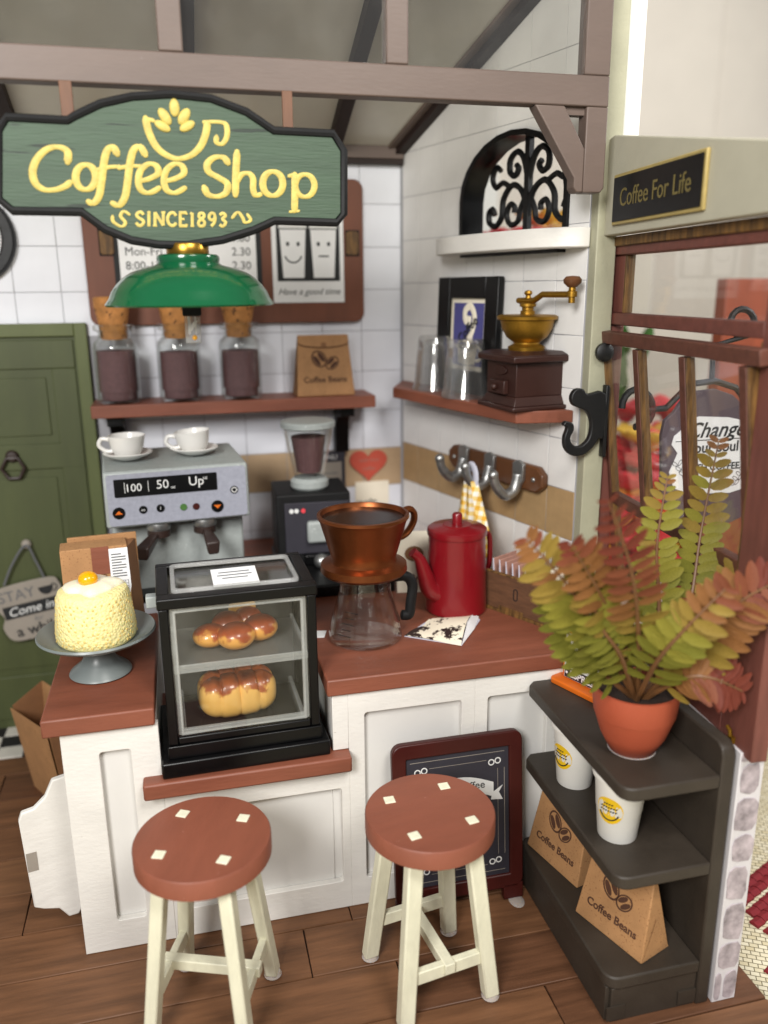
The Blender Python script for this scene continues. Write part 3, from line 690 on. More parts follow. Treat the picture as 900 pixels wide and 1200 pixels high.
# ------------------------------------------------------------------ espresso machine with two cups
em=thing('espresso_machine','grey espresso machine with black display on the back counter','coffee machine',(-1.168,-0.60,0.902),R(5.5))
def eb(n,m,*a,bev=0.004): return MB().box(*a).build(n,M[m],em,bevel=bev)
eb('lower_body','steel',-0.265,0.270,-0.10,0.19,0.02,0.345,bev=0.012)
MB().hexa([(-0.285,-0.215,0.335),(0.285,-0.215,0.335),(0.285,0.20,0.335),(-0.285,0.20,0.335)],[(-0.283,-0.205,0.56),(0.283,-0.205,0.56),(0.275,0.20,0.575),(-0.275,0.20,0.575)]).build('upper_housing',M['steel'],em,bevel=0.010)
eb('drip_tray','black',-0.28,0.30,-0.20,0.19,0.0,0.03)
EF=T(0,-0.2165,0.335)@Rx(-2.5)@UP
MB().prism(rrect(0.545,0.205,0.012,3,0,0.112),0,0.003,EF).build('front_plate',M['steelface'],em)
MB().prism(rrect(0.40,0.072,0.004,2,-0.045,0.160),0.0031,0.006,EF).build('display',M['black'],em)
text('100',0.044,em,M['printwhite'],EF@T(-0.172,0.158,0.0065)); text('50',0.050,em,M['printwhite'],EF@T(-0.06,0.163,0.0065))
text('oz',0.018,em,M['printwhite'],EF@T(-0.02,0.15,0.0065)); text('Up',0.052,em,M['printwhite'],EF@T(0.072,0.166,0.0065)); text('HI',0.018,em,M['printwhite'],EF@T(0.108,0.175,0.0065))
for x in (-0.205,-0.115): MB().box(x-0.001,x+0.001,0.140,0.182,0.0062,0.0068,EF).build('display_mark',M['printwhite'],em)
def btn(x,y,r,m,ic=None):
    b=MB().prism(ell(x,y,r,r,20),0.003,0.008,EF).build('button',M[m],em,bevel=0.0015)
    if ic=='up': MB().prism([(x-r*.6,y-r*.2),(x+r*.6,y-r*.2),(x,y+r*.4)],0.0082,0.009,EF).build('arrow',M['orange'],b)
    if ic=='dn': MB().prism([(x-r*.6,y+r*.25),(x+r*.6,y+r*.25),(x,y-r*.35)],0.0082,0.009,EF).build('arrow',M['orange'],b)
    if ic=='i': text('1',0.018,b,M['printwhite'],EF@T(x,y,0.0086))
    if ic=='p': MB().ring(ell(x,y,r*.72,r*.72,16),ell(x,y,r*.52,r*.52,16),0.0082,0.009,EF).build('power_mark',M['printwhite'],b)
btn(-0.235,0.062,0.024,'black','up'); btn(-0.142,0.068,0.016,'black',None); btn(-0.075,0.068,0.016,'black','i')
btn(0.015,0.064,0.014,'leaf'); btn(0.065,0.062,0.014,'maroon'); btn(0.150,0.055,0.025,'black','dn'); btn(0.222,0.118,0.016,'black','p')
text('oo',0.014,em,M['printwhite'],EF@T(-0.142,0.068,0.0086))
for x,ang in ((-0.085,30),(0.10,-4)):
    MB().lathe([(0,0),(0.045,0),(0.05,0.01),(0.046,0.03),(0,0.03)],28,T(x,-0.165,0.303)).build('group_head',M['chrome'],em)
    MB().lathe([(0,0),(0.046,0),(0.046,0.028),(0,0.028)],24,T(x,-0.165,0.275)).build('portafilter_basket',M['darkbrown'],em)
    MB().hexa([(-0.022,-0.16,-0.06),(0.022,-0.16,-0.06),(0.016,-0.01,0.0),(-0.016,-0.01,0.0)],[(-0.030,-0.16,-0.005),(0.030,-0.16,-0.005),(0.016,-0.01,0.026),(-0.016,-0.01,0.026)],T(x,-0.165,0.277)@Rz(-ang)).build('portafilter_handle',M['darkbrown'],em,bevel=0.008)
def cup(lab,loc,rz,tilt):
    t=thing('espresso_cup',lab,'cup',loc,rz)
    B=T(0,0,0.012)@Ry(tilt)
    MB().lathe([(0,0),(0.042,0),(0.052,0.008),(0.066,0.04),(0.075,0.085),(0.072,0.087),(0.063,0.042),(0.048,0.013),(0,0.010)],36,B).build('bowl',M['white'],t)
    MB().tube(catmull([(-0.066,0,0.068),(-0.10,0,0.072),(-0.112,0,0.045),(-0.085,0,0.022),(-0.056,0,0.022)],5),0.009,10,B).build('handle',M['white'],t)
    return t
def saucer(lab,loc):
    t=MB().lathe([(0,0),(0.045,0),(0.050,0.003),(0.092,0.020),(0.100,0.028),(0.096,0.031),(0.052,0.011),(0,0.009)],40).build('saucer',M['white'],loc=loc)
    tag(t,lab,'saucer'); return t
for nm,px,py,ti in (('left end of the espresso machine',150,530,0),('right end of the espresso machine',228,524,-5)):
    q=atz(px,py+4,1.488)
    saucer('round white saucer on the '+nm,(q.x,q.y,1.4755)); c=cup('small white cup in a saucer on the '+nm,(q.x,q.y,1.476),R(-8),ti)
# ------------------------------------------------------------------ coffee grinder with hopper
gr=thing('coffee_grinder','black electric coffee grinder with glass hopper full of coffee','grinder',(-0.57,-0.50,0.9025),R(-2))
MB().box(-0.165,0.165,-0.13,0.17,0.05,0.372).build('body',M['blackmat'],gr,bevel=0.008)
MB().box(-0.13,0.16,-0.140,-0.129,0.10,0.335).build('front_panel',M['chalk'],gr,bevel=0.003)
MB().box(-0.175,0.30,-0.44,0.17,0.0,0.055).build('base_tray',M['black'],gr,bevel=0.008)
MB().lathe([(0,0),(0.078,0),(0.086,0.01),(0.086,0.035),(0.07,0.05),(0,0.05)],32,T(0,0,0.372)).build('collar',M['steel'],gr)
MB().lathe([(0.062,0.05),(0.066,0.05),(0.116,0.275),(0.112,0.278),(0.060,0.055)],32,T(0,0,0.372)).build('hopper',M['glass'],gr)
MB().lathe([(0,0.075),(0.056,0.075),(0.078,0.235),(0,0.24)],24,T(0,0,0.372)).build('coffee_fill',M['ground'],gr)
MB().lathe([(0,0.275),(0.115,0.275),(0.122,0.280),(0.122,0.300),(0.116,0.306),(0.03,0.310),(0,0.310)],36,T(0,0,0.372)).build('lid',M['steel'],gr)
MB().box(-0.035,0.065,-0.175,-0.139,0.155,0.255).build('knob',M['steel'],gr,bevel=0.012)
for x,m in ((-0.10,'printwhite'),(-0.078,'printwhite'),(-0.048,'petal'),(0.06,'printwhite'),(0.10,'printwhite')):
    MB().prism(ell(x,0.30,0.010,0.010,12),0.140,0.144,UP).build('indicator',M[m],gr)
MB().ball((0.02,-0.20,0.08),0.035).build('outlet_ball',M['chrome'],gr)
MB().box(-0.05,0.09,-0.17,-0.13,0.055,0.10).build('outlet',M['black'],gr,bevel=0.004)
# heart, note and small framed menu
ht=[]
for k in range(40):
    a=2*math.pi*k/40; ht.append((0.0062*16*math.sin(a)**3, 0.0058*(13*math.cos(a)-5*math.cos(2*a)-2*math.cos(3*a)-math.cos(4*a))))
h=MB().prism(ht,0,0.012,UP).build('heart_sticker',M['heart'],loc=(-0.184,-0.001,1.262),bevel=0.003); tag(h,'red heart stuck on the tan tile strip in the corner','heart')
text('with love',0.028,h,M['pink'],T(0,-0.0128,0.02)@UP,shear=0.3); text('coffee',0.028,h,M['pink'],T(0,-0.0128,-0.025)@UP,shear=0.3)
nt_=MB().box(-0.09,0.09,-0.006,0,-0.13,0.055).build('paper_note',M['creampaper'],loc=(-0.165,-0.001,1.11)); tag(nt_,'white paper note stuck on the wall below the red heart','note')
text('ice coffee',0.028,nt_,M['ink'],T(-0.03,-0.0066,-0.05)@UP)
fm=thing('framed_menu','small dark framed menu on the wall behind the coffee grinder','picture frame',(-0.385,-0.03,1.10))
MB().box(-0.11,0.07,-0.02,0,-0.1,0.245).build('frame',M['chalk'],fm,bevel=0.003)
MB().box(-0.09,0.05,-0.022,-0.0195,-0.08,0.19).build('menu_sheet',M['plaque'],fm)
text('MENU',0.035,fm,M['printwhite'],T(-0.02,-0.0206,0.215)@UP)
for i in range(4): MB().box(-0.075,0.03,-0.0228,-0.022,0.13-0.05*i,0.135-0.05*i).build('print_line',M['greyink'],fm)
# ------------------------------------------------------------------ arched window, white ledge
aw=thing('arched_window','black arched window with scrolled ironwork above the white ledge','window',wp(0.865,0,2.356),RW)
def arch(hw,spring,rise,n=12): return [(-hw,0.0),(hw,0.0)]+[(hw*math.cos(R(180*k/n)),spring+rise*math.sin(R(180*k/n))) for k in range(n+1)]
MB().ring(arch(0.349,0.144,0.244),arch(0.325,0.144,0.222),-0.10,0.012,T(0,0,0.001)@UP).build('frame',M['black'],aw)
ir=MB()
Yg=0.085
def scroll(pts,r=0.012,mir=True):
    P=catmull([(a,Yg,b) for a,b in pts],6); ir.tube(P,r,6,smooth=False,fy=1.0)
    if mir: ir.tube([Vector((-p.x,p.y,p.z)) for p in P],r,6,smooth=False)
ir.box(-0.014,0.014,Yg-0.012,Yg+0.012,0.01,0.37)
scroll([(0.0,0.06),(0.03,0.16),(0.10,0.20),(0.16,0.15),(0.17,0.08),(0.21,0.045),(0.255,0.06),(0.26,0.10),(0.235,0.115),(0.22,0.09)],0.013)
scroll([(0.02,0.14),(0.045,0.10),(0.06,0.055),(0.11,0.045),(0.135,0.085),(0.115,0.125),(0.085,0.115),(0.085,0.09)],0.012)
scroll([(0.0,0.20),(0.03,0.29),(0.075,0.325),(0.12,0.30),(0.12,0.25),(0.085,0.235),(0.065,0.26),(0.08,0.275)],0.013)
scroll([(0.12,0.195),(0.17,0.215),(0.215,0.20),(0.24,0.24),(0.215,0.28),(0.185,0.265)],0.012)
ir.build('scrollwork',M['iron'],aw)
MB().prism(arch(0.327,0.144,0.224),-0.104,-0.099,T(0,0,0.001)@UP).build('glass_pane',M['pane'],aw)
wl=thing('white_ledge','white half round ledge under the arched window','ledge',wp(0.875,0.0,2.272),RW)
hp=[(-0.46,0.0)]+[(-0.46*math.cos(R(a))**1.0 if False else -0.46*math.copysign(abs(math.cos(R(a)))**0.75,math.cos(R(a))),-0.16*math.sin(R(a))**0.75) for a in range(6,180,6)]+[(0.46,0.0)]
MB().prism(hp,0.012,0.082,T(0,-0.001,0)).build('ledge_board',M['whitewood'],wl,bevel=0.005)
MB().box(-0.30,0.33,-0.045,-0.001,0.0,0.0115).build('ledge_cleat',M['black'],wl)
# ------------------------------------------------------------------ mill shelf and things on it
ms=thing('mill_shelf','short terracotta shelf on the side wall carrying glasses and mill','shelf',wp(0,0,1.690),RW)
MB().prism([(0.01,-0.002),(0.262,-0.205),(1.20,-0.205),(1.295,-0.002)],-0.048,0.0).build('board',M['terra'],ms,bevel=0.004)
pf=thing('framed_cup_picture','black framed picture of a steaming coffee cup on the small shelf','picture frame',wp(0.63,0.03,1.6915),RW)
Lf=Rx(-2)
MB().box(-0.225,-0.135,-0.03,0.0,0,0.50,Lf).box(0.135,0.225,-0.03,0.0,0,0.50,Lf).box(-0.135,0.135,-0.03,0.0,0,0.10,Lf).box(-0.135,0.135,-0.03,0.0,0.41,0.50,Lf).build('frame',M['black'],pf,bevel=0.004)
MB().box(-0.137,0.137,-0.012,-0.004,0.10,0.41,Lf).build('mount',M['creampaper'],pf)
MB().box(-0.112,0.112,-0.0145,-0.0125,0.12,0.39,Lf).build('blue_ground',M['bluepaint'],pf)
FP=Lf@T(0,-0.0147,0)@UP
MB().prism([(-0.07,0.205),(0.075,0.205),(0.062,0.13),(0.02,0.122),(-0.02,0.122),(-0.06,0.13)],0,0.0015,FP).build('cup_print',M['creampaper'],pf)
MB().prism(ell(0.002,0.205,0.074,0.026,24),0.0016,0.0028,FP).build('coffee_print',M['ink'],pf)
MB().ring(ell(0.002,0.205,0.078,0.030,24),ell(0.002,0.205,0.068,0.021,24),0.0029,0.0036,FP).build('rim_print',M['creampaper'],pf)
MB().tube([(0.085+0.028*math.cos(a),0.175+0.03*math.sin(a),0.001) for a in [R(-110+22*k) for k in range(11)]],0.007,6,FP).build('handle_print',M['creampaper'],pf)
MB().tube(catmull([(0.0,0.22,0.002),(0.035,0.27,0.002),(0.05,0.33,0.002),(0.02,0.375,0.002),(-0.02,0.36,0.002),(-0.02,0.32,0.002),(0.005,0.31,0.002),(0.01,0.335,0.002)],6),0.016,8,FP,fy=0.12,up=(0,0,1)).build('steam_print',M['creampaper'],pf)
text('Coffee',0.06,pf,M['ink'],FP@T(0.005,0.275,0.0052)@Rz(38),bold=0.001)
def tumbler(s,off,lab):
    t=thing('tumbler',lab,'glass',wp(s,off,1.6905),0.3,'upturned glasses on the small shelf')
    n=40; vs=[]; fs=[]; prof=[(0.105,0.0,0),(0.105,0.012,0),(0.100,0.03,1),(0.088,0.16,1),(0.080,0.235,1),(0.072,0.245,0.3)]
    inn=[(0.060,0.228),(0.070,0.22),(0.080,0.14),(0.092,0.02),(0.098,0.0)]
    for r,z,fl in prof:
        for k in range(n): 
            rr=r*(1-0.05*fl*(0.5+0.5*math.cos(10*2*math.pi*k/n))); vs.append((rr*math.cos(2*math.pi*k/n),rr*math.sin(2*math.pi*k/n),z))
    for i in range(len(prof)-1):
        for k in range(n): fs.append((i*n+k,i*n+(k+1)%n,(i+1)*n+(k+1)%n,(i+1)*n+k))
    fs.append(tuple((len(prof)-1)*n+k for k in range(n)))
    b=MB().add(vs,fs,None,True); b.lathe([(0,0.228)]+inn+[(0.105,0.0)],n); b.build('glass_body',M['tumbler'],t)
tumbler(0.43,0.075,'upturned clear fluted glass nearer the tiled corner on small shelf'); tumbler(0.735,0.115,'upturned clear fluted glass beside the hand coffee mill')
ml=thing('hand_coffee_mill','brown hand coffee mill with brass bowl and crank handle','coffee mill',wp(1.10,0.085,1.6905),R(9))
MB().prism(rrect(0.30,0.30,0.012,2),0.0,0.018).build('foot',M['millbody'],ml,bevel=0.005)
MB().hexa([(-0.135,-0.135,0.018),(0.135,-0.135,0.018),(0.135,0.135,0.018),(-0.135,0.135,0.018)],[(-0.118,-0.118,0.055),(0.118,-0.118,0.055),(0.118,0.118,0.055),(-0.118,0.118,0.055)]).box(-0.118,0.118,-0.118,0.118,0.055,0.195).build('body',M['millbody'],ml,bevel=0.003)
MB().box(-0.150,0.150,-0.150,0.150,0.195,0.222).hexa([(-0.15,-0.15,0.222),(0.15,-0.15,0.222),(0.15,0.15,0.222),(-0.15,0.15,0.222)],[(-0.11,-0.11,0.236),(0.11,-0.11,0.236),(0.11,0.11,0.236),(-0.11,0.11,0.236)]).build('top_plate',M['millbody'],ml,bevel=0.006)
mo=Rz(-62)
MB().box(-0.142,-0.118,-0.062,0.062,0.062,0.118).build('drawer',M['millbody'],ml,bevel=0.004)
MB().ball((-0.152,0,0.09),0.014).build('drawer_knob',M['millbody'],ml)
MB().prism(ell(0,0,0.05,0.020,20),0,0.006,T(-0.1185,0,0.158)@Rz(-90)@UP).build('oval_badge',M['millbody'],ml,bevel=0.002)
MB().lathe([(0,0.236),(0.075,0.236),(0.078,0.25),(0.055,0.262),(0.055,0.268),(0.085,0.29),(0.105,0.325),(0.112,0.358),(0.125,0.362),(0.127,0.374),(0.115,0.380),(0.03,0.382),(0,0.382)],40).build('bowl',M['oldbrass'],ml)
MB().lathe([(0,0.38),(0.03,0.38),(0.03,0.395),(0.024,0.398),(0.024,0.41),(0.034,0.414),(0.034,0.425),(0.022,0.43),(0,0.43)],24).build('spindle',M['oldbrass'],ml)
CR=Rz(-80)
MB().tube([(-0.06,0,0.437),(0.035,0,0.437),(0.085,0,0.462),(0.26,0,0.462)],[0.015]*4,8,CR,fy=0.85,smooth=False).build('crank_arm',M['oldbrass'],ml,bevel=0.002)
MB().lathe([(0,0.446),(0.014,0.446),(0.010,0.457),(0.018,0.466),(0.014,0.476),(0,0.48)],16).build('finial',M['oldbrass'],ml)
kb=CR@Vector((0.248,0,0)); MB().lathe([(0,0.43),(0.013,0.43),(0.013,0.452),(0.020,0.454),(0.020,0.474),(0.014,0.477),(0.013,0.492),(0,0.492)],20,T(kb.x,kb.y,0)).build('crank_pin',M['oldbrass'],ml)
MB().lathe([(0,0.49),(0.018,0.49),(0.034,0.505),(0.036,0.518),(0.026,0.530),(0,0.533)],24,T(kb.x,kb.y,0)).build('crank_knob',M['millknob'],ml)
# ------------------------------------------------------------------ hook rail and towel
hr=thing('hook_rail','brown wall rail with three silver coat hooks over tan tiles','hook rail',wp(0.83,0,1.385),RW)
pl8=[(-0.34,-0.025),(-0.30,-0.055),(0.30,-0.055),(0.34,-0.025),(0.34,0.025),(0.30,0.055),(-0.30,0.055),(-0.34,0.025)]
MB().prism(pl8,0.001,0.035,UP).build('back_plate',M['millknob'],hr,bevel=0.008)
for x in (-0.29,0.285): MB().ball((x,-0.036,0),0.011,0.008,0.011,12,8).build('screw',M['chrome'],hr)
for x in (-0.20,0.0,0.20):
    h=MB().prism([(-0.035,0.055),(0.0,0.07),(0.035,0.055),(0.035,-0.01),(0.0,-0.06),(-0.035,-0.01)],0.0352,0.052,T(x,0,0.0)@UP)
    h.tube(catmull([(x,-0.045,0.01),(x,-0.065,-0.055),(x,-0.115,-0.072),(x,-0.16,-0.03),(x,-0.175,0.015)],6),[0.024]*12+[0.022]*6+[0.02]*7,10)
    h.ball((x,-0.176,0.02),0.022,nu=12,nv=8); h.build('hook',M['chrome'],hr,bevel=0.003)
tw=thing('gingham_towel','yellow and white gingham tea towel hanging from the middle hook','towel',wp(0.83,0.14,1.28),RW)
vs=[];fs=[];nx,nz=9,12
for j in range(nz+1):
    t=j/nz; wd=0.035+0.085*min(1,t*1.5)
    for i in range(nx+1):
        u=i/nx-0.5
        vs.append((u*2*wd+0.035*t,0.02*math.sin(u*9+1.0)*t+0.012*math.sin(u*17),0.06-0.335*t+0.05*t*u))
for j in range(nz):
    for i in range(nx): a=j*(nx+1)+i; fs.append((a,a+1,a+nx+2,a+nx+1))
o=MB().add(vs,fs,None,True).build('cloth',M['gingham'],tw); m=o.modifiers.new('thick','SOLIDIFY'); m.thickness=0.008
MB().tube([(0.0+0.03*math.cos(a),0.0,0.075+0.05*math.sin(a)) for a in [2*math.pi*k/14 for k in range(14)]],0.020,8,fx=0.35,closed=True).build('hanging_loop',M['lilac'],tw)
# ------------------------------------------------------------------ iron hook on the post
ih=thing('iron_hook','black iron scroll hook fixed to the cream post beside the window','hook',(0.418,-1.345,1.66))
MB().box(-0.002,0.012,-0.02,0.012,-0.135,0.135).build('mounting_plate',M['iron'],ih,bevel=0.003)
hk=[(-0.004,0.105),(-0.075,0.105),(-0.095,0.125),(-0.125,0.125),(-0.142,0.10),(-0.135,0.07),(-0.105,0.055),(-0.075,0.04),(-0.055,-0.005),(-0.062,-0.06),(-0.095,-0.088),(-0.125,-0.08),(-0.138,-0.055),(-0.125,-0.025),(-0.13,0.0),(-0.158,0.008),(-0.168,-0.006),(-0.152,-0.016),(-0.162,-0.05),(-0.158,-0.09),(-0.13,-0.12),(-0.085,-0.122),(-0.045,-0.095),(-0.02,-0.06),(-0.004,-0.055)]
hk=[(p[0],p[1]) for p in catmull([(a,b,0) for a,b in hk],3,closed=True)]
MB().prism(hk,-0.004,0.022,UP).build('hook_body',M['iron'],ih,bevel=0.004)
pk=MB().lathe([(0,0),(0.026,0),(0.034,0.012),(0.034,0.028),(0.022,0.036),(0,0.036)],24,TOY).build('post_knob',M['iron'],loc=(0.405,-1.331,1.915)); tag(pk,'small round black knob on the cream post above iron hook','knob')

# ------------------------------------------------------------------ counter
co=thing('shop_counter','white panelled counter with terracotta worktops','counter',(0,0,0))
FR=-1.67
# carcase blocks
def cb(n,m,*a,bev=0.004): return MB().box(*a).build(n,M[m],co,bevel=bev)
cb('left_pier','whitepanel',-1.548,-1.262,FR+0.012,-0.9,0,0.824)
cb('middle_body','whitepanel',-1.262,-0.695,FR+0.012,-1.10,0,0.575)
cb('right_body','whitepanel',-0.695,0.16,FR+0.012,-0.75,0,0.845)
cb('back_body','whitepanel',-1.20,-0.02,-0.72,-0.012,0,0.84)
# face frames standing proud of the recessed panels
def ffr(x0,x1,z0,z1,a0,a1,c0,c1):
    MB().ring(rrect(x1-x0,z1-z0,0.0005,5,(x0+x1)/2,(z0+z1)/2),rrect(a1-a0,c1-c0,0.012,5,(a0+a1)/2,(c0+c1)/2),-FR-0.012,-FR+0.012,UP).build('face_frame',M['whitewood'],co,bevel=0.0025)
ffr(-1.550,-1.255,0.0,0.824,-1.440,-1.345,0.112,0.745)
ffr(-1.255,-0.640,0.0,0.576,-1.200,-0.668,0.112,0.488)
ffr(-0.640,-0.190,0.0,0.845,-0.585,-0.238,0.112,0.765)
ffr(-0.190,0.160,0.0,0.845,-0.142,0.085,0.112,0.765)
MB().box(-0.695,-0.640,FR-0.012,FR+0.012,0.638,0.845).build('face_strip',M['whitewood'],co,bevel=0.0025)
cb('sill_board','terra',-1.315,-0.640,-1.735,-1.10,0.580,0.637,bev=0.007)
def slab(n,poly,z0,z1): return MB().prism(poly,z0,z1).build(n,M['terra'],co,bevel=0.006,seg=2)
slab('worktop',[(-1.598,-1.70),(-1.262,-1.70),(-1.262,-0.88),(-1.598,-0.88)],0.825,0.885)
slab('worktop',[(-0.712,-1.695),(0.165,-1.695),(0.235,-0.93),(-0.005,-0.02),(-1.22,-0.02),(-1.22,-0.76),(-0.712,-0.76)],0.845,0.905)
# hinged flap and folded bag at the end of the counter
fp=thing('white_flap','white scalloped wooden flap hinged to the end of counter','counter flap',(-1.556,-1.50,0.05),R(12))
fp.scale=(1.1,1,1.10); fp.location.z=0.02
poly=[(-0.01,0.06),(-0.03,0.02),(-0.06,0.02),(-0.085,0.06),(-0.13,0.075),(-0.155,0.09),(-0.165,0.40),(-0.155,0.425),(-0.12,0.43),(-0.085,0.46),(-0.06,0.51),(-0.02,0.515),(-0.008,0.49)]
MB().prism(poly,0,0.022,UP).build('board',M['whitewood'],fp,bevel=0.004)
for z in (0.04,0.22,0.38): MB().box(-0.006,0.012,-0.026,0.004,z,z+0.09).build('hinge',M['lilac'],fp,bevel=0.002)
MB().box(-0.158,-0.128,-0.024,-0.021,0.22,0.285).build('tape_patch',M['plaque'],fp)
pb=thing('folded_paper_bag','open kraft paper bag with printing on the floor behind the white flap','paper bag',(-1.75,-0.72,0.0),R(-58))
w2,d2,hh=0.17,0.035,0.43
def quadp(n,m,a,b,c,d,th):
    P=[Vector(v) for v in (a,b,c,d)]; nr=(P[1]-P[0]).cross(P[3]-P[0]).normalized()*th
    MB().add(P+[p+nr for p in P],[(3,2,1,0),(4,5,6,7)]+[(i,(i+1)%4,4+(i+1)%4,4+i) for i in range(4)]).build(n,M[m],pb)
quadp('front_panel','kraft',(-w2,-d2,0),(w2,-d2,0),(w2+0.02,-d2-0.05,hh),(-w2-0.02,-d2-0.05,hh-0.03),0.004)
quadp('back_panel','kraft',(w2,d2,0),(-w2,d2,0),(-w2-0.01,d2+0.02,hh+0.05),(w2+0.02,d2+0.02,hh+0.07),0.004)
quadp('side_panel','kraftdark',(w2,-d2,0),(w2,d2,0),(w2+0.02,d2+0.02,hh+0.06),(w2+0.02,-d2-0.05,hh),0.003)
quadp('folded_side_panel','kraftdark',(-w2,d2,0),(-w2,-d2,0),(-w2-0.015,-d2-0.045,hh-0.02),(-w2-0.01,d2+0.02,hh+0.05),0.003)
quadp('outer_fold','kraft',(w2-0.06,-d2-0.012,0.02),(w2+0.01,-d2-0.012,0.02),(w2+0.03,-d2-0.064,hh-0.01),(w2-0.05,-d2-0.064,hh-0.05),0.003)
FB=T(0,-d2-0.001,0)@Rx(6.6)@UP
for i in range(2):
    for j in range(3): MB().box(-0.13+0.075*i,-0.065+0.075*i,0.12+0.085*j,0.195+0.085*j,0.0003,0.001,FB).build('printed_square',M['kraftdark'],pb)
text('B',0.06,pb,M['kraftink'],FB@T(0.05,0.37,0.001)); text('WRITTEN BAG',0.035,pb,M['kraftink'],FB@T(0.12,0.25,0.001)@Rz(90))
FS=T(w2+0.012,0,0)@Ry(3)@Rz(90)@UP
text('AN',0.06,pb,M['ink'],T(w2+0.012,-0.02,0.36)@Rz(90)@UP); text('JT',0.06,pb,M['ink'],T(w2+0.004,-0.01,0.18)@Rz(90)@UP)

# ------------------------------------------------------------------ cake on a stand, bag behind it
st=thing('cake_stand','grey footed cake stand on the left counter','cake stand',(-1.443,-1.39,0.8855))
MB().lathe([(0,0),(0.095,0),(0.103,0.006),(0.098,0.014),(0.06,0.045),(0.045,0.075),(0.045,0.098),(0.075,0.108),(0.13,0.117),(0.180,0.140),(0.194,0.152),(0.190,0.159),(0.172,0.148),(0.125,0.127),(0,0.123)],48).build('stand_body',M['plategrey'],st)
ca=thing('sponge_cake','pale yellow sponge cake with icing and yolk on the grey stand','cake',(-1.443,-1.39,1.011))
rc=random.Random(5)
def wob(d): return 1+0.01*math.sin(5*math.atan2(d[1],d[0]))
MB().lathe([(0,0),(0.118,0),(0.128,0.01),(0.131,0.03),(0.118,0.16),(0.110,0.178),(0.096,0.185),(0,0.187)],48).build('sponge',M['cake'],ca)
hol=MB()
for i in range(13):
    for j in range(36):
        if rc.random()<0.42: continue
        z=0.018+0.0115*i; a=2*math.pi*(j+0.5*(i%2))/36+rc.uniform(-.05,.05); r=0.1312-(z-0.03)*0.1
        if z<0.03: r=0.1305
        hol.ball((r*math.cos(a),r*math.sin(a),z+rc.uniform(-.003,.003)),0.0025,rc.uniform(0.003,0.0048),rc.uniform(0.004,0.006),6,5,T(0,0,0)) if False else hol.ball((0,0,0),0.0016,rc.uniform(0.003,0.0048),rc.uniform(0.0035,0.006),6,5,Matrix.Translation((r*math.cos(a),r*math.sin(a),z))@Matrix.Rotation(a,4,'Z'))
o=hol.build('sponge_pores',M['cakehole'],ca); o['kind']='stuff'
ic=MB(); nn=36; vs=[(0,0,0.213)];
for rr,zz in ((0.035,0.210),(0.062,0.206),(0.078,0.199),(0.086,0.190),(0.086,0.182)):
    for k in range(nn):
        a=2*math.pi*k/nn; q=1+0.13*math.sin(4*a+1)+0.07*math.sin(7*a); vs.append((rr*q*math.cos(a),rr*q*math.sin(a),zz))
fs=[(0,1+k,1+(k+1)%nn) for k in range(nn)]
for i in range(4):
    for k in range(nn): fs.append((1+i*nn+k,1+(i+1)*nn+k,1+(i+1)*nn+(k+1)%nn,1+i*nn+(k+1)%nn))
ic.add(vs,fs,None,True); ic.build('icing',M['cream_icing'],ca)
ml.scale=(0.93,0.93,0.93)
MB().ball((-0.008,-0.02,0.220),0.032,0.032,0.026).build('yolk',M['yolk'],ca)
bb=thing('labelled_kraft_bag','kraft coffee bag with white label and red tape behind the cake','paper bag',(-1.44,-1.09,0.8855),R(6))
MB().hexa([(-0.135,-0.07,0),(0.10,-0.07,0),(0.10,0.07,0),(-0.135,0.07,0)],[(-0.135,-0.05,0.43),(0.095,-0.05,0.43),(0.095,0.055,0.43),(-0.135,0.055,0.43)]).build('bag_body',M['kraft'],bb,bevel=0.004)
MB().box(-0.11,0.135,0.06,0.075,0,0.445).build('back_panel',M['kraft'],bb,bevel=0.003)
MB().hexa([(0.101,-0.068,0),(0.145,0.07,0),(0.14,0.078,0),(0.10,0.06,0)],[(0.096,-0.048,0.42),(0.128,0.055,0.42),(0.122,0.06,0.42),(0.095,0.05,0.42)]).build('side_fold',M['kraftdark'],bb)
FQ=T(0,-0.0708,0)@Rx(-2.7)@UP
MB().box(-0.03,0.03,0.315,0.432,0.001,0.003,FQ).build('red_tape',M['terra'],bb)
lb=[(0.03,0.42),(0.095,0.42),(0.098,0.25),(0.09,0.21),(0.03,0.20)]
MB().prism(lb,0.0012,0.003,FQ).build('label',M['paper'],bb)
for i in range(9): MB().box(0.037,0.037+0.05*(1 if i%3 else .7),0.392-0.012*i,0.397-0.012*i,0.0031,0.0036,FQ).build('print_line',M['greyink'],bb)
tb=MB()
for i in range(5): tb.box(0.036,0.09,0.225+0.013*i,0.2265+0.013*i,0.0031,0.0036,FQ)
for i in range(6): tb.box(0.036+0.0105*i,0.0375+0.0105*i,0.225,0.277,0.0031,0.0038,FQ)
tb.build('printed_table',M['greyink'],bb)
bb.scale=(1,1,0.86)
text('COFFEE',0.048,bb,M['kraftink'],FQ@T(-0.02,0.27,0.001),bold=0.0008); text('Q',0.02,bb,M['kraftink'],FQ@T(0.01,0.305,0.001))
MB().box(0.06,0.09,-0.085,-0.07,0.0,0.03).build('clip_foot',M['printwhite'],bb,bevel=0.003)
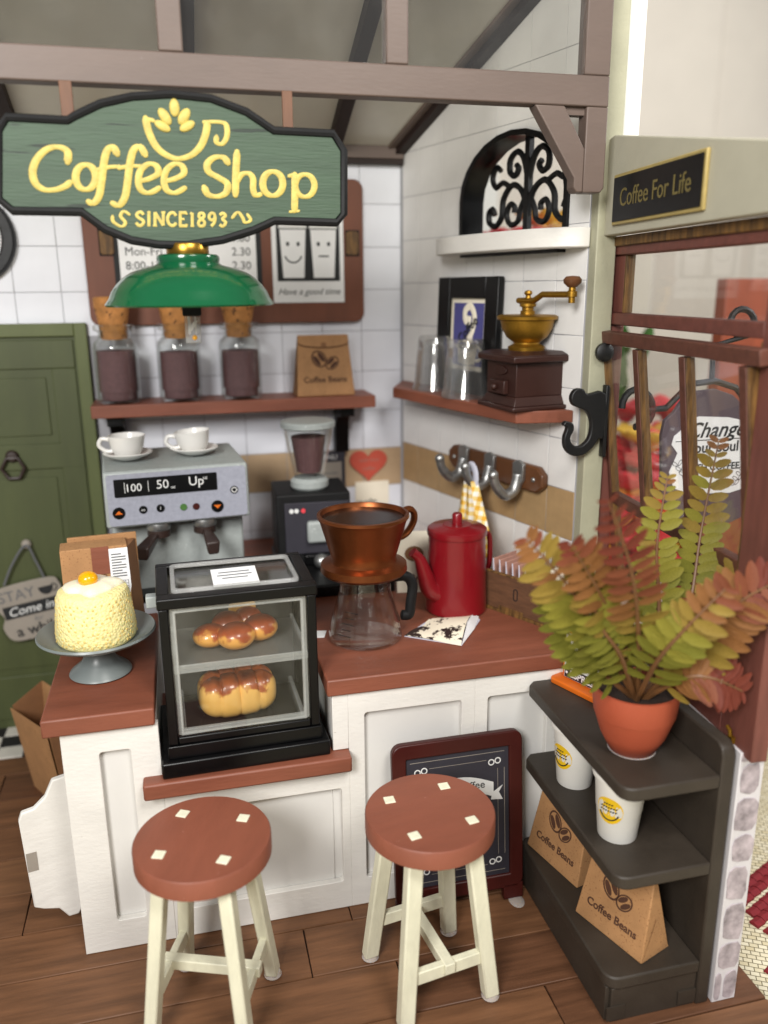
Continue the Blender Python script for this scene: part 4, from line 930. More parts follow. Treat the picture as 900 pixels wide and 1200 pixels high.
# ------------------------------------------------------------------ pastry case
pc=thing('pastry_case','black framed clear pastry cabinet on the low sill of the counter','display case',(-0.985,-1.505,0.6375),R(1.5))
W2,D2,H=0.245,0.175,0.60
def pbx(n,m,*a,bev=0.004): return MB().box(*a).build(n,M[m],pc,bevel=bev)
pbx('plinth','black',-W2-0.028,W2+0.028,-D2-0.03,D2+0.03,0,0.055,bev=0.006)
pbx('plinth_step','black',-W2-0.005,W2+0.005,-D2-0.008,D2+0.008,0.055,0.10,bev=0.003)
for sx in (-1,1):
    for sy in (-1,1):
        a,b=sorted((sx*W2,sx*(W2-0.030))); c,d=sorted((sy*D2,sy*(D2-0.03))); pbx('corner_post','black',a,b,c,d,0.10,H-0.035)
pbx('top_rail','black',-W2-0.004,W2+0.004,-D2-0.004,-D2+0.045,H-0.035,H); pbx('top_rail','black',-W2-0.004,W2+0.004,D2-0.030,D2+0.004,H-0.035,H)
pbx('top_rail','black',-W2-0.004,-W2+0.035,-D2+0.045,D2-0.030,H-0.034,H-0.001); pbx('top_rail','black',W2-0.035,W2+0.004,-D2+0.045,D2-0.030,H-0.034,H-0.001)
pbx('bottom_rail','black',-W2+0.03,W2-0.03,-D2,-D2+0.03,0.10,0.125)
pbx('front_pane','acrylic',-W2+0.03,W2-0.03,-D2+0.004,-D2+0.010,0.125,H-0.036,bev=0)
for sx in (-1,1): pbx('side_pane','acrylic',sx*(W2-0.018)-0.003,sx*(W2-0.018)+0.003,-D2+0.03,D2-0.03,0.10,H-0.036,bev=0)
pbx('back_panel','casebacking',-W2+0.03,W2-0.03,D2-0.012,D2-0.006,0.10,H-0.036,bev=0)
MB().ring(rrect(2*W2-0.064,0.435,0.004,3,0,0.345),rrect(2*W2-0.100,0.400,0.004,3,0,0.345),0,0.014,T(0,-D2+0.026,0)@UP).build('clear_frame',M['clearplastic'],pc,bevel=0.002)
tray=MB().ring(rrect(0.405,0.265,0.02),rrect(0.375,0.235,0.015),0,0.014,T(0,0.008,H-0.006)).build('top_tray_rim',M['clearplastic'],pc,bevel=0.003)
pbx('top_pane','acrylic',-0.19,0.19,-0.12,0.135,H-0.014,H-0.010,bev=0)
pbx('shelf','shelfplastic',-W2+0.025,W2-0.025,-D2+0.016,D2-0.02,0.352,0.362,bev=0)
pbx('shelf_lip','clearplastic',-W2+0.03,W2-0.03,-D2+0.012,-D2+0.020,0.340,0.368,bev=0.002)
pbx('floor_tray','casefloor',-W2+0.05,W2-0.05,-D2+0.03,D2-0.03,0.1005,0.108,bev=0)
MB().tube([(-W2+0.045,-D2+0.014,0.13),(W2-0.045,-D2+0.014,0.13),(W2-0.045,-D2+0.014,H-0.05),(-W2+0.045,-D2+0.014,H-0.05)],0.007,6,closed=True).build('inner_bead',M['clearplastic'],pc)
MB().box(-W2+0.05,W2-0.05,-D2+0.028,-D2+0.032,0.1085,0.116).build('gold_edge',M['oldbrass'],pc)
for sx in (-1,1): pbx('shelf_rail','clearplastic',sx*(W2-0.036)-0.006,sx*(W2-0.036)+0.006,-D2+0.03,D2-0.03,0.362,0.38,bev=0.002)
for sx in (-1,1): pbx('tray_rail','clearplastic',sx*(W2-0.05)-0.008,sx*(W2-0.05)+0.008,-D2+0.04,D2-0.03,0.108,0.135,bev=0.003)
pbx('knob','steel',-W2-0.04,-W2,0.02,0.06,H-0.10,H-0.06)
cdn=thing('label_card','small white printed card lying on top of the pastry case','card',(-0.982,-1.54,1.2285),R(3)); cdn.scale=(1.18,1.2,1.0)
MB().box(-0.062,0.062,-0.05,0.045,0.024,0.026,Rx(12)@T(0,0,-0.008)).build('card_face',M['paper'],cdn)
MB().box(-0.062,0.062,-0.075,-0.052,0.0065,0.0085,Rx(12)@T(0,0,0.018)).build('card_lip',M['acrylic'],cdn)
for i,wd in enumerate((0.085,0.095,0.07)): MB().box(-wd/2,wd/2,-0.001-0.016*i+0.02,0.003-0.016*i+0.02,0.0262,0.0268,Rx(12)@T(0,0,-0.008)).build('print_line',M['greyink'],cdn)
# breads inside
bn=thing('bun_cluster','glazed cluster of round buns on upper shelf of pastry case','bread',(-0.985,-1.515,1.0005),R(4))
for i,(x,y,r,h) in enumerate(((-0.088,-0.005,0.058,0.072),(-0.008,-0.048,0.064,0.084),(0.080,-0.002,0.060,0.084),(-0.022,0.052,0.056,0.088),(0.050,0.080,0.052,0.086))):
    MB().ball((0,0,h*0.5),r,r*0.95,h*0.52,22,14).build('bun',M['bunA'],bn,loc=(x,y,0))
MB().box(-0.01,0.085,0.10,0.12,0.06,0.095).build('crust_ledge',M['loafA'],bn,bevel=0.012)
lf=thing('ridged_loaf','golden ridged loaf with brown top on floor of pastry case','bread',(-0.995,-1.515,0.746),R(6))
def loaf(d):
    p=3.0; q=(abs(d.x)**p+abs(d.y)**p+abs(d.z)**p)**(-1/p); x=d.x*q
    g=sum(math.exp(-((x-c)/0.055)**2) for c in (-0.52,0.0,0.52)); y=d.y*q
    g2=math.exp(-((y-0.05)/0.12)**2)*max(0,d.z)
    return q*(1-0.15*g*(0.30+0.70*max(0,d.z+0.35))-0.16*g2)
MB().ball((0,0,0.076),0.132,0.090,0.076,96,48,fn=loaf).build('crumb_and_crust',M['loafA'],lf)
# ------------------------------------------------------------------ pour-over: server, dripper
sv=thing('glass_coffee_server','clear glass coffee server with black handle under copper dripper','coffee server',(-0.512,-1.385,0.9055),R(4))
MB().lathe([(0,0),(0.120,0),(0.133,0.008),(0.135,0.03),(0.126,0.075),(0.098,0.17),(0.090,0.20),(0.092,0.245),(0.087,0.245),(0.085,0.20),(0.093,0.17),(0.120,0.075),(0.128,0.03),(0.122,0.012),(0,0.008)],48).build('glass_body',M['glass'],sv)
MB().lathe([(0.0905,0.192),(0.0935,0.192),(0.0935,0.215),(0.0905,0.215)],40).build('neck_band',M['glass'],sv)
mk=MB()
for k in range(5):
    mk.box(-0.018 if k%2 else -0.028,0.018 if k%2 else 0.028,-0.0006,0.0006,-0.0012,0.0012,Rz(-50)@T(0,-0.1345+0.0022*(k*5),0.055+0.018*k)@Rx(0))
mk.build('measure_marks',M['ink'],sv)
MB().tube(catmull([(0.085,0,0.222),(0.15,-0.01,0.225),(0.178,-0.012,0.19),(0.172,-0.012,0.12),(0.165,-0.012,0.075),(0.135,-0.01,0.075)],6),[0.020]*30+[0.014],10,fx=0.9).build('handle',M['blackmat'],sv)
dp=thing('copper_dripper','copper coffee dripper full of coffee on the glass server','coffee dripper',(-0.515,-1.385,1.152),R(6))
MB().lathe([(0,0.0),(0.10,0.0),(0.148,0.012),(0.156,0.022),(0.154,0.045),(0.130,0.052),(0.118,0.055),(0.115,0.072),(0.122,0.09),(0.155,0.205),(0.164,0.218),(0.163,0.228),(0.152,0.229),(0.150,0.220),(0.12,0.14),(0,0.14)],56).build('cone_body',M['copper'],dp)
cf=MB(); n=40; cf.lathe([(0.1475,0.213),(0.12,0.2135),(0.08,0.215),(0.04,0.2145),(0,0.2145)][::-1],n); cf.build('coffee',M['coffee'],dp)
MB().tube(catmull([(0.150,0,0.195),(0.19,0,0.215),(0.215,0,0.20),(0.215,0,0.165),(0.185,0,0.125),(0.14,0,0.11)],6),[0.018]*10+[0.016]*21,10,Rz(12),fx=1.0,fy=0.7).build('handle',M['copper'],dp)
# ------------------------------------------------------------------ kettle, filter, tray, card
kt=thing('red_kettle','tall red enamel coffee kettle with spout on the counter','kettle',(-0.10,-1.20,0.9055))
MB().lathe([(0,0),(0.114,0),(0.121,0.006),(0.121,0.02),(0.112,0.28),(0.111,0.315),(0,0.315)],48).build('body',M['red'],kt)
MB().lathe([(0.106,0.310),(0.116,0.312),(0.118,0.322),(0.116,0.337),(0.104,0.345),(0.06,0.349),(0.055,0.353),(0,0.353)],48).build('lid',M['red'],kt)
MB().lathe([(0,0.350),(0.020,0.350),(0.020,0.39),(0.016,0.397),(0,0.399)],20).build('lid_knob',M['red'],kt)
MB().tube(catmull([(-0.075,-0.03,0.085),(-0.122,-0.042,0.115),(-0.145,-0.05,0.175),(-0.168,-0.055,0.24),(-0.198,-0.058,0.272)],6),[0.048-0.029*min(1,q/20) for q in range(25)],14).build('spout',M['red'],kt)
MB().tube(catmull([(0.105,0.03,0.285),(0.145,0.04,0.29),(0.155,0.04,0.24),(0.150,0.04,0.15),(0.12,0.035,0.125)],6),0.011,10).build('handle',M['red'],kt)
fq=atz(515,740,0.906)
ff_=thing('paper_filter','used cream paper filter dusted with coffee lying on the counter','paper filter',(fq.x,fq.y,0.906))
CN=[atz(x,y,0.906)-fq for x,y in ((474,746),(503,727),(554,722),(540,757))]
vs=[];fs=[];n1,n2=14,10
for j in range(n1+1):
    t=j/n1
    for i in range(n2+1):
        u=i/n2; p=CN[0].lerp(CN[3],t).lerp(CN[1].lerp(CN[2],t),u); p.z=0.004+0.032*t*math.sin(math.pi*u)**0.7+0.003*math.sin(7*u+5*t); vs.append(p)
for j in range(n1):
    for i in range(n2): a=j*(n2+1)+i; fs.append((a,a+n2+1,a+n2+2,a+1))
def dust(m):
    nt=m.node_tree; N=nt.nodes; L=nt.links; b=N['Principled BSDF']
    tc=N.new('ShaderNodeTexCoord'); nz=N.new('ShaderNodeTexNoise'); nz.inputs['Scale'].default_value=11; nz.inputs['Detail'].default_value=6; nz.inputs['Roughness'].default_value=0.7
    sp=N.new('ShaderNodeSeparateXYZ'); L.new(tc.outputs['Object'],sp.inputs[0]); L.new(tc.outputs['Object'],nz.inputs[0])
    ad=N.new('ShaderNodeMath'); ad.operation='MULTIPLY_ADD'; ad.inputs[1].default_value=-0.9; L.new(sp.outputs[0],ad.inputs[0]); L.new(nz.outputs[0],ad.inputs[2])
    rp=N.new('ShaderNodeValToRGB'); rp.color_ramp.elements[0].position=0.53; rp.color_ramp.elements[1].position=0.56
    rp.color_ramp.elements[0].color=(*lin('eee3cc'),1); rp.color_ramp.elements[1].color=(*lin('2a1610'),1); L.new(ad.outputs[0],rp.inputs[0]); L.new(rp.outputs[0],b.inputs['Base Color'])
M['filter']=mat('filter','eee3cc',0.8); dust(M['filter'])
MB().add(vs,fs,None,True).build('upper_sheet',M['filter'],ff_)
MB().prism([(CN[0].x,CN[0].y),(CN[3].x+0.004,CN[3].y),(CN[2].x+0.012,CN[2].y-0.05),(CN[2].x+0.014,CN[2].y),(CN[1].x,CN[1].y)],0.0,0.003).build('lower_sheet',M['lilac'],ff_)
MB().add([CN[3]+Vector((0.004,0,0.004)),CN[3].lerp(CN[2],0.5)+Vector((0.03,0,0.004)),CN[2]+Vector((0.018,-0.02,0.004)),CN[2]+Vector((0.0,0,0.012)),CN[3].lerp(CN[2],0.5)+Vector((0.0,0,0.034))],[(0,1,4),(1,2,3,4)]).build('turned_edge',M['paper'],ff_)
ty=thing('sugar_tray','dark laser cut wooden tray holding sugar sachets by the wall','tray',(0.19,-1.315,0.9055),math.atan2(-0.286,0.158))
# local x towards camera-right along its front, y away from the front
LX=0.345
MB().box(-LX/2,LX/2,-0.10,-0.085,0.012,0.155).build('front_board',M['laser'],ty,bevel=0.002)
MB().box(-LX/2,LX/2,0.085,0.10,0.012,0.155).build('back_board',M['laser'],ty,bevel=0.002)
for x in (-LX/2,LX/2-0.015): MB().box(x,x+0.015,-0.085,0.085,0.012,0.155).build('end_board',M['laser'],ty,bevel=0.002)
MB().box(-LX/2-0.002,LX/2+0.002,-0.104,0.104,0.0,0.012).build('bottom_board',M['burnt'],ty)
MB().box(-LX/2,LX/2,-0.1008,-0.0842,0.1552,0.159).build('edge',M['burnt'],ty)
MB().ring(rrect(0.022,0.05,0.01,3),rrect(0.014,0.042,0.006,3),0.1002,0.1015,T(-0.02,0,0.09)@UP).build('finger_slot',M['gap'],ty)
MB().box(-0.10,0.02,-0.1018,-0.1004,0.012,0.028).build('edge_tab',M['burnt'],ty)
for i in range(6):
    x=-0.145+0.032*i
    s=MB().hexa([(x,-0.075,0.02),(x+0.008,-0.075,0.02),(x+0.008,0.07,0.02),(x,0.07,0.02)],[(x-0.012,-0.075,0.205),(x-0.008,-0.075,0.205),(x-0.008,0.07,0.205),(x-0.012,0.07,0.205)]).build('sugar_sachet',M['pink'] ,None,bevel=0.002)
    s.location=ty.location; s.rotation_euler=ty.rotation_euler
    tag(s,['pink sugar sachet at the kettle end of the wooden tray','second pink sugar sachet from the kettle in the tray','third pink sugar sachet from the kettle in the tray','fourth pink sugar sachet from the kettle in the tray','fifth pink sugar sachet from the kettle in the tray','last pink sugar sachet in the tray, next to cream packet'][i],'sachet','sugar sachets in the tray')
    MB().hexa([(x-0.001,-0.0775,0.02),(x+0.012,-0.0765,0.02),(x+0.012,-0.075,0.02),(x-0.001,-0.075,0.02)],[(x-0.012,-0.077,0.205),(x-0.008,-0.077,0.205),(x-0.008,-0.0755,0.205),(x-0.012,-0.0755,0.205)]).build('white_edge',M['lilac'],s)
s=MB().box(0.07,0.135,-0.065,0.03,0.0125,0.20).build('cream_packet',M['creampaper'],bevel=0.008); s.location=ty.location; s.rotation_euler=ty.rotation_euler; tag(s,'white cream packet in the sugar tray behind the fern','packet')
tubes=('left','middle','right')
for i in range(3):
    q=Vector((0.02+0.035*i,0.045,0)); 
    s=MB().lathe([(0,0.014),(0.013,0.014),(0.013,0.285),(0.0115,0.285),(0.0115,0.02),(0,0.02)],16,T(q.x,q.y,0)@Ry(3*(i-1))).build('stir_tube',M['tumbler']); s.location=ty.location; s.rotation_euler=ty.rotation_euler
    tag(s,'clear glass stirring tube in the tray, %s of three'%tubes[i],'glass tube','stirring tubes')
sc1=thing('gold_scoop','gold measuring scoop standing at wall end behind the fern','scoop',(0.335,-1.36,0.9055),R(20))
MB().tube([(0,0,0.0),(0.02,0,0.12),(0.07,0,0.235)],[0.012,0.013,0.014],8,fx=1.6).build('handle',M['brass'],sc1)
MB().tube([(-0.045,0,0.0),(-0.03,0,0.10),(-0.005,0,0.165)],[0.012,0.013,0.013],8,fx=1.6).build('second_handle',M['brass'],sc1)
dc=thing('drinks_card','white drinks card with brown picture leaning behind the red kettle','card',(-0.20,-0.985,0.906),R(-8))
MB().box(-0.085,0.085,-0.006,0.0,0.0,0.26,Rx(-10)).build('card_face',M['creampaper'],dc,bevel=0.002)
MB().prism(ell(-0.01,0.165,0.04,0.032,20),0.0065,0.008,Rx(-10)@UP).build('cake_print',M['kraftdark'],dc)
text('Drinks',0.05,dc,M['ink'],Rx(-10)@T(0.02,-0.0068,0.06)@UP,shear=0.3)
ch=MB().prism([(-0.02,-0.03),(0.012,-0.035),(0.03,0.02),(-0.012,0.03)],0,0.004).build('paper_scrap',M['paper'],loc=(-0.672,-1.315,0.9055),bevel=0.001); tag(ch,'tiny white paper scrap beside the glass server','paper scrap')
# ------------------------------------------------------------------ stools
def stool(lab,loc,rz,hbar):
    t=thing('stool',lab,'stool',loc,rz,'round stools in front of the counter')
    MB().lathe([(0,0.556),(0.194,0.556),(0.198,0.560),(0.198,0.612),(0.1945,0.617),(0,0.618)],72).build('seat',M['terra_seat'],t)
    k=0.094; f=0.145
    for sx in (-1,1):
        for sy in (-1,1):
            c=Vector((sx*k,sy*k,0.5555)); d=Vector((sx*f,sy*f,0.0)); hw=0.025
            MB().hexa([(d.x-hw,d.y-hw*.8,0.012),(d.x+hw,d.y-hw*.8,0.012),(d.x+hw,d.y+hw*.8,0.012),(d.x-hw,d.y+hw*.8,0.012)],
                      [(c.x-hw,c.y-hw*.8,0.5555),(c.x+hw,c.y-hw*.8,0.5555),(c.x+hw,c.y+hw*.8,0.5555),(c.x-hw,c.y+hw*.8,0.5555)]).build('leg',M['cream'],t,bevel=0.006)
            MB().lathe([(0,0),(0.026,0),(0.029,0.005),(0.024,0.014),(0,0.015)],16,T(d.x,d.y,0.0005)).build('glue_foot',M['glue'],t)
            MB().box(c.x-0.0165,c.x+0.0165,c.y-0.0165,c.y+0.0165,0.6165,0.6205,T(c.x,c.y,0)@Rz(random.uniform(-9,9))@T(-c.x,-c.y,0)).build('tenon',M['tenon'],t,bevel=0.0015)
    z=0.155; e=0.145-0.051*z/0.552
    for sy in (-1,1): MB().box(-e,e,sy*e-0.012,sy*e+0.012,z-0.022,z+0.022).build('stretcher',M['cream'],t,bevel=0.003)
    MB().box(-0.017,0.017,-e-0.022,e+0.022,z-0.010,z+0.026).build('cross_stretcher',M['cream'],t,bevel=0.003)
    return t
stool('round terracotta stool with cream legs in front of the pastry case',(-1.14,-2.003,0),R(69),0)
stool('round terracotta stool with cream legs in front of the chalkboard',(-0.465,-2.05,0),R(8.5),1)
# ------------------------------------------------------------------ chalkboard
cbd=thing('chalkboard_sign','dark chalkboard in maroon frame leaning against the counter','chalkboard',(-0.265,-1.765,0.002),R(0))
LN=Rx(-6)
MB().ring(rrect(0.475,0.60,0.035,5,0,0.345),rrect(0.375,0.49,0.004,5,0,0.345),0,0.03,LN@UP).build('frame',M['maroon'],cbd,bevel=0.005)
for x in (-0.2,0.2): MB().box(x-0.037,x+0.037,-0.03,0.0,0.0,0.06,LN).build('foot',M['maroon'],cbd,bevel=0.004)
MB().box(-0.19,0.19,-0.020,-0.006,0.098,0.592,LN).build('board',M['chalk'],cbd)
BF=LN@T(0,-0.0204,0.345)@UP
def outline(w,h,r,m=M['plaque']): return MB().ring(rrect(w,h,0.002,2),rrect(w-r,h-r,0.002,2),0,0.0008,BF).build('border_line',m,cbd)
outline(0.345,0.455,0.004); outline(0.295,0.40,0.003)
for sx in (-1,1):
    for sy in (-1,1):
        MB().box(-0.035,0.035,-0.03,0.03,0.0008,0.0012,BF@T(sx*0.14,sy*0.195,0)).build('corner_patch',M['chalk'],cbd)
        for q in ((-0.012,0),(0.012,0.004)): MB().ring(ell(q[0],q[1],0.012,0.012,14),ell(q[0],q[1],0.008,0.008,14),0.0013,0.0018,BF@T(sx*0.135,sy*0.19,0)).build('corner_curl',M['printwhite'],cbd)
bn2=[(-0.13+0.26*k/12,0.115+0.035*math.sin(math.pi*k/12)) for k in range(13)]; bn3=[(x,y-0.055) for x,y in bn2][::-1]
MB().prism(bn2+bn3,0.001,0.002,BF).build('banner',M['printwhite'],cbd)
for sx in (-1,1): MB().prism([(sx*0.125,0.075),(sx*0.165,0.10),(sx*0.15,0.075),(sx*0.165,0.045),(sx*0.12,0.05)],0.001,0.0018,BF).build('banner_tail',M['printwhite'],cbd)
text('Baby Coffee',0.040,cbd,M['ink'],BF@T(0.0,0.112,0.0024))
# ------------------------------------------------------------------ display rack
rk=thing('display_rack','dark brown three tier rack against the window wall','rack',(0.0,-1.68,0))
def rshelf(z,x0,y0=-0.68):
    r=0.045; pl=[(0.302,0.0),(x0+r*0.6,0.0),(x0,-r*0.6)]+[(x0+r-r*math.cos(R(a)),y0+r-r*math.sin(R(a))) for a in range(0,91,15)]+[(0.302,y0)]
    MB().prism(pl,z-0.042,z).build('shelf_board',M['rack'],rk,bevel=0.006)
rshelf(0.805,0.0); rshelf(0.515,0.0); rshelf(0.165,-0.005)
bk=[(0.0,0.0),(-0.68,0.0),(-0.68,0.862),(-0.672,0.885),(-0.65,0.90),(0.0,0.90)]
MB().prism(bk,0.302,0.345,Rz(90)@UP@S(1,1,1)).build('back_panel',M['rack'],rk,bevel=0.006)
MB().box(0.0,0.014,-0.66,-0.02,0.0,0.122).build('plinth_board',M['rack'],rk,bevel=0.002); MB().box(0.014,0.300,-0.672,-0.655,0.0,0.122).build('plinth_board',M['rack'],rk,bevel=0.002)
for x in (0.0,0.24): MB().box(x,x+0.06,-0.677,-0.6725,0.012,0.06).build('joint_tab',M['rack'],rk)
# paper cups
def pcup(lab,loc,rz):
    t=thing('paper_cup',lab,'paper cup',loc,rz,'paper cups on the rack')
    MB().lathe([(0,0),(0.058,0),(0.060,0.004),(0.068,0.095),(0.070,0.10),(0.077,0.205),(0.084,0.205),(0.087,0.214),(0.084,0.223),(0.076,0.222),(0.070,0.21),(0.058,0.02),(0,0.015)],40).build('cup_body',M['cupwhite'],t)
    lg=MB(); n=20; rr=lambda z:0.061+0.0155*z/0.2
    vs=[(0,0,0)]; 
    def P(a,zz,e=0.0012): r_=rr(zz)+e; return (r_*math.sin(a),-r_*math.cos(a),zz)
    vs=[P(0,0.115)]+[P(0.62*math.cos(2*math.pi*k/n),0.115+0.045*math.sin(2*math.pi*k/n)) for k in range(n)]+[P(0.31*math.cos(2*math.pi*k/n),0.115+0.0225*math.sin(2*math.pi*k/n)) for k in range(n)]
    fs=[(0,1+n+k,1+n+(k+1)%n) for k in range(n)]+[(1+n+k,1+k,1+(k+1)%n,1+n+(k+1)%n) for k in range(n)]
    MB().add(vs,fs,None,True).build('yellow_logo',M['yellow'],t)
    MB().tube([P(0.45*math.cos(R(a)),0.115+0.032*math.sin(R(a)),0.0016) for a in range(200,341,14)],0.0022,5).build('smile_print',M['ink'],t)
    ln=MB()
    for zz,wa in ((0.137,0.22),(0.125,0.36),(0.113,0.38)):
        k=-wa
        while k<wa: ln.tube([P(k,zz,0.0016),P(min(k+0.07,wa),zz+0.003,0.0016)],0.002,5); k+=0.11
    ln.build('logo_lettering',M['ink'],t)
    return t
pcup('white paper cup with yellow logo on the middle shelf, nearer the chalkboard',(0.105,-1.875,0.5155),R(-72))
pcup('white paper cup with yellow logo on the middle shelf, below the fern pot',(0.105,-2.165,0.5155),R(-55))
kraft_bag('kraft coffee beans bag on bottom shelf of rack, nearer the chalkboard',(0.105,-1.835,0.1655),R(-75),0.27,0.255,0.12,False,0.037,'coffee bags on the rack')
kraft_bag('kraft coffee beans bag on bottom shelf of rack, at the open end',(0.135,-2.18,0.1655),R(-70),0.27,0.255,0.13,False,0.037,'coffee bags on the rack')
# orange menu sign
om=thing('orange_menu_sign','orange stand with dark espresso print on the rack beside the fern','table sign',(0.175,-1.80,0.8055),math.atan2(-0.19,0.075))
MB().prism(rrect(0.26,0.11,0.02),0,0.02).build('base',M['orange'],om,bevel=0.004)
MB().box(-0.105,0.125,-0.012,0.012,0.02,0.20).build('board',M['orange'],om,bevel=0.003)
MB().box(-0.095,0.115,-0.0145,-0.0122,0.024,0.19).build('print',M['paper'],om)
MB().box(-0.092,0.112,-0.0165,-0.0146,0.026,0.062).build('dark_strip',M['menuprint'],om)
text('\u2022 ESPRESSO',0.034,om,M['paper'],T(-0.088,-0.0172,0.043)@UP,align='LEFT',bold=0.0006)
text('MENU',0.05,om,M['menuprint'],T(-0.088,-0.0152,0.095)@UP,align='LEFT',bold=0.002)
# ------------------------------------------------------------------ fern in a pot
pp=MB().lathe([(0,0),(0.066,0),(0.075,0.004),(0.105,0.06),(0.125,0.12),(0.128,0.128),(0.130,0.132),(0.137,0.20),(0.137,0.215),(0.128,0.216),(0.122,0.19),(0,0.185)],56).build('plant_pot',M['terracotta'],loc=(0.135,-2.16,0.8055)); tag(pp,'round terracotta plant pot standing on top of the dark rack','plant pot'); pp.scale=(0.92,0.92,0.95)
MB().lathe([(0,0.19),(0.121,0.190),(0.06,0.198),(0,0.20)][::-1],32).build('soil',M['soil'],pp)
MB().ball((0,0,0.0),0.078,0.078,0.004,24,6).build('glue_ring',M['glue'],pp)
fe=thing('fern','fern with yellow green fronds and red tips in the terracotta pot','plant',(0.135,-2.16,0.985))
LP_=[(0,0,0),(0.12,-0.13,0.01),(0.40,-0.20,0.03),(0.72,-0.17,0.025),(0.93,-0.08,0.0),(1.0,0,-0.02),(0.93,0.08,0.0),(0.72,0.17,0.025),(0.40,0.20,0.03),(0.12,0.13,0.01),(0.35,0,-0.015),(0.7,0,-0.015)]
LF_=[(0,1,10),(1,2,10),(2,3,11,10),(3,4,11),(4,5,11),(5,6,11),(6,7,11),(7,8,10,11),(8,9,10),(9,0,10)]
LV_=LP_+[(x,y,z-0.012) for x,y,z in LP_]; LFF=LF_+[tuple(12+i for i in f[::-1]) for f in LF_]+[(i,12+i,12+(i+1)%10,(i+1)%10) for i in range(10)]
LM=[MB().add(LV_,LFF,None,True).mesh('leaflet',M['leaf%d'%i]) for i in range(6)]
fr=random.Random(21)
# control points: (photo x, photo y, depth y); leaflet length, tip redness, leaf count per side, redness at the foot, leaflet width
FR_=[([(742,812,-2.22),(712,760,-2.28),(668,690,-2.32),(618,632,-2.30)],0.098,0.95,17,0.0,0.95),
     ([(748,812,-2.22),(730,750,-2.30),(700,690,-2.36),(668,636,-2.36)],0.085,1.05,16,0.15,0.95),
     ([(752,808,-2.24),(748,740,-2.34),(740,670,-2.42),(714,588,-2.46)],0.080,1.0,16,0.45,0.95),
     ([(775,800,-2.16),(772,720,-2.10),(770,640,-2.06),(782,560,-2.04)],0.072,0.55,17,0.05,1.15),
     ([(785,800,-2.16),(805,720,-2.08),(822,620,-2.02),(842,518,-2.00)],0.078,0.70,19,0.05,1.15),
     ([(765,808,-2.20),(815,745,-2.20),(865,685,-2.18),(910,635,-2.15)],0.078,0.8,16,0.25,1.0),
     ([(762,810,-2.25),(820,755,-2.34),(868,705,-2.40),(920,678,-2.42)],0.095,0.9,15,0.45,0.95),
     ([(770,808,-2.25),(800,795,-2.34),(835,795,-2.38),(870,810,-2.40)],0.085,0.9,13,0.55,0.9),
     ([(748,815,-2.26),(770,775,-2.36),(805,735,-2.42),(850,690,-2.46)],0.085,1.0,13,0.0,1.0),
     ([(738,815,-2.22),(700,782,-2.26),(668,745,-2.26),(640,700,-2.24)],0.075,0.3,12,0.0,1.0),
     ([(744,815,-2.24),(728,770,-2.30),(705,735,-2.34),(690,690,-2.34)],0.075,0.5,11,0.0,1.0),
     ([(772,790,-2.12),(782,750,-2.08),(785,720,-2.06),(790,690,-2.05)],0.05,0.5,8,0.4,1.1)]
base=fe.location; small=[MB() for _ in range(6)]
for cps,lw,redtip,n,r0,wf in FR_:
    P=[at(x,y,Y)-base for x,y,Y in cps]; P[0]=Vector((P[0].x*0.5,P[0].y*0.5,0.005)); C=catmull(P,8)
    stem=MB().tube(C,[0.009-0.007*i/(len(C)-1) for i in range(len(C))],7).build('frond',M['frond'],fe)
    cup_=fr.uniform(0.1,0.5)
    n=int(n*1.12)
    for k in range(n+1):
        t=0.20+0.80*k/n; f=t*(len(C)-1); i=min(int(f),len(C)-2); p=C[i].lerp(C[i+1],f-i); tan=(C[i+1]-C[i]).normalized()
        side=tan.cross(Vector((-0.35,-0.8,0.45)).normalized()).normalized(); nrm=side.cross(tan).normalized()
        for sg in (-1,1):
            sz=lw*(0.45+0.65*math.sin(math.pi*(0.22+0.70*t)))*fr.uniform(0.84,1.12)
            if fr.random()<0.02: continue
            if t>0.9: sz*=0.7
            q=r0*0.95+redtip*max(0,t-0.33)*1.08+fr.uniform(-0.10,0.10)
            ci=max(0,min(5,int(q*6)))
            xa=(side*sg+tan*(0.42+0.5*max(0,t-0.7))+nrm*(cup_*0.5+fr.uniform(-0.18,0.15))+tan*fr.uniform(-0.07,0.07)).normalized(); za=(nrm-xa*nrm.dot(xa)).normalized(); ya=za.cross(xa)
            MM=Matrix(((xa.x,ya.x,za.x,p.x),(xa.y,ya.y,za.y,p.y),(xa.z,ya.z,za.z,p.z),(0,0,0,1)))@S(sz,sz*wf*1.04,sz)
            if 0.24<t<0.80:
                o=bpy.data.objects.new('leaflet',LM[ci]); link(o,stem); o.matrix_local=MM
            else: small[ci].add(LV_,LFF,MM,True)
for i,b in enumerate(small):
    if b.v: o=b.build('small_leaflets',M['leaf%d'%i],fe); o['kind']='stuff'
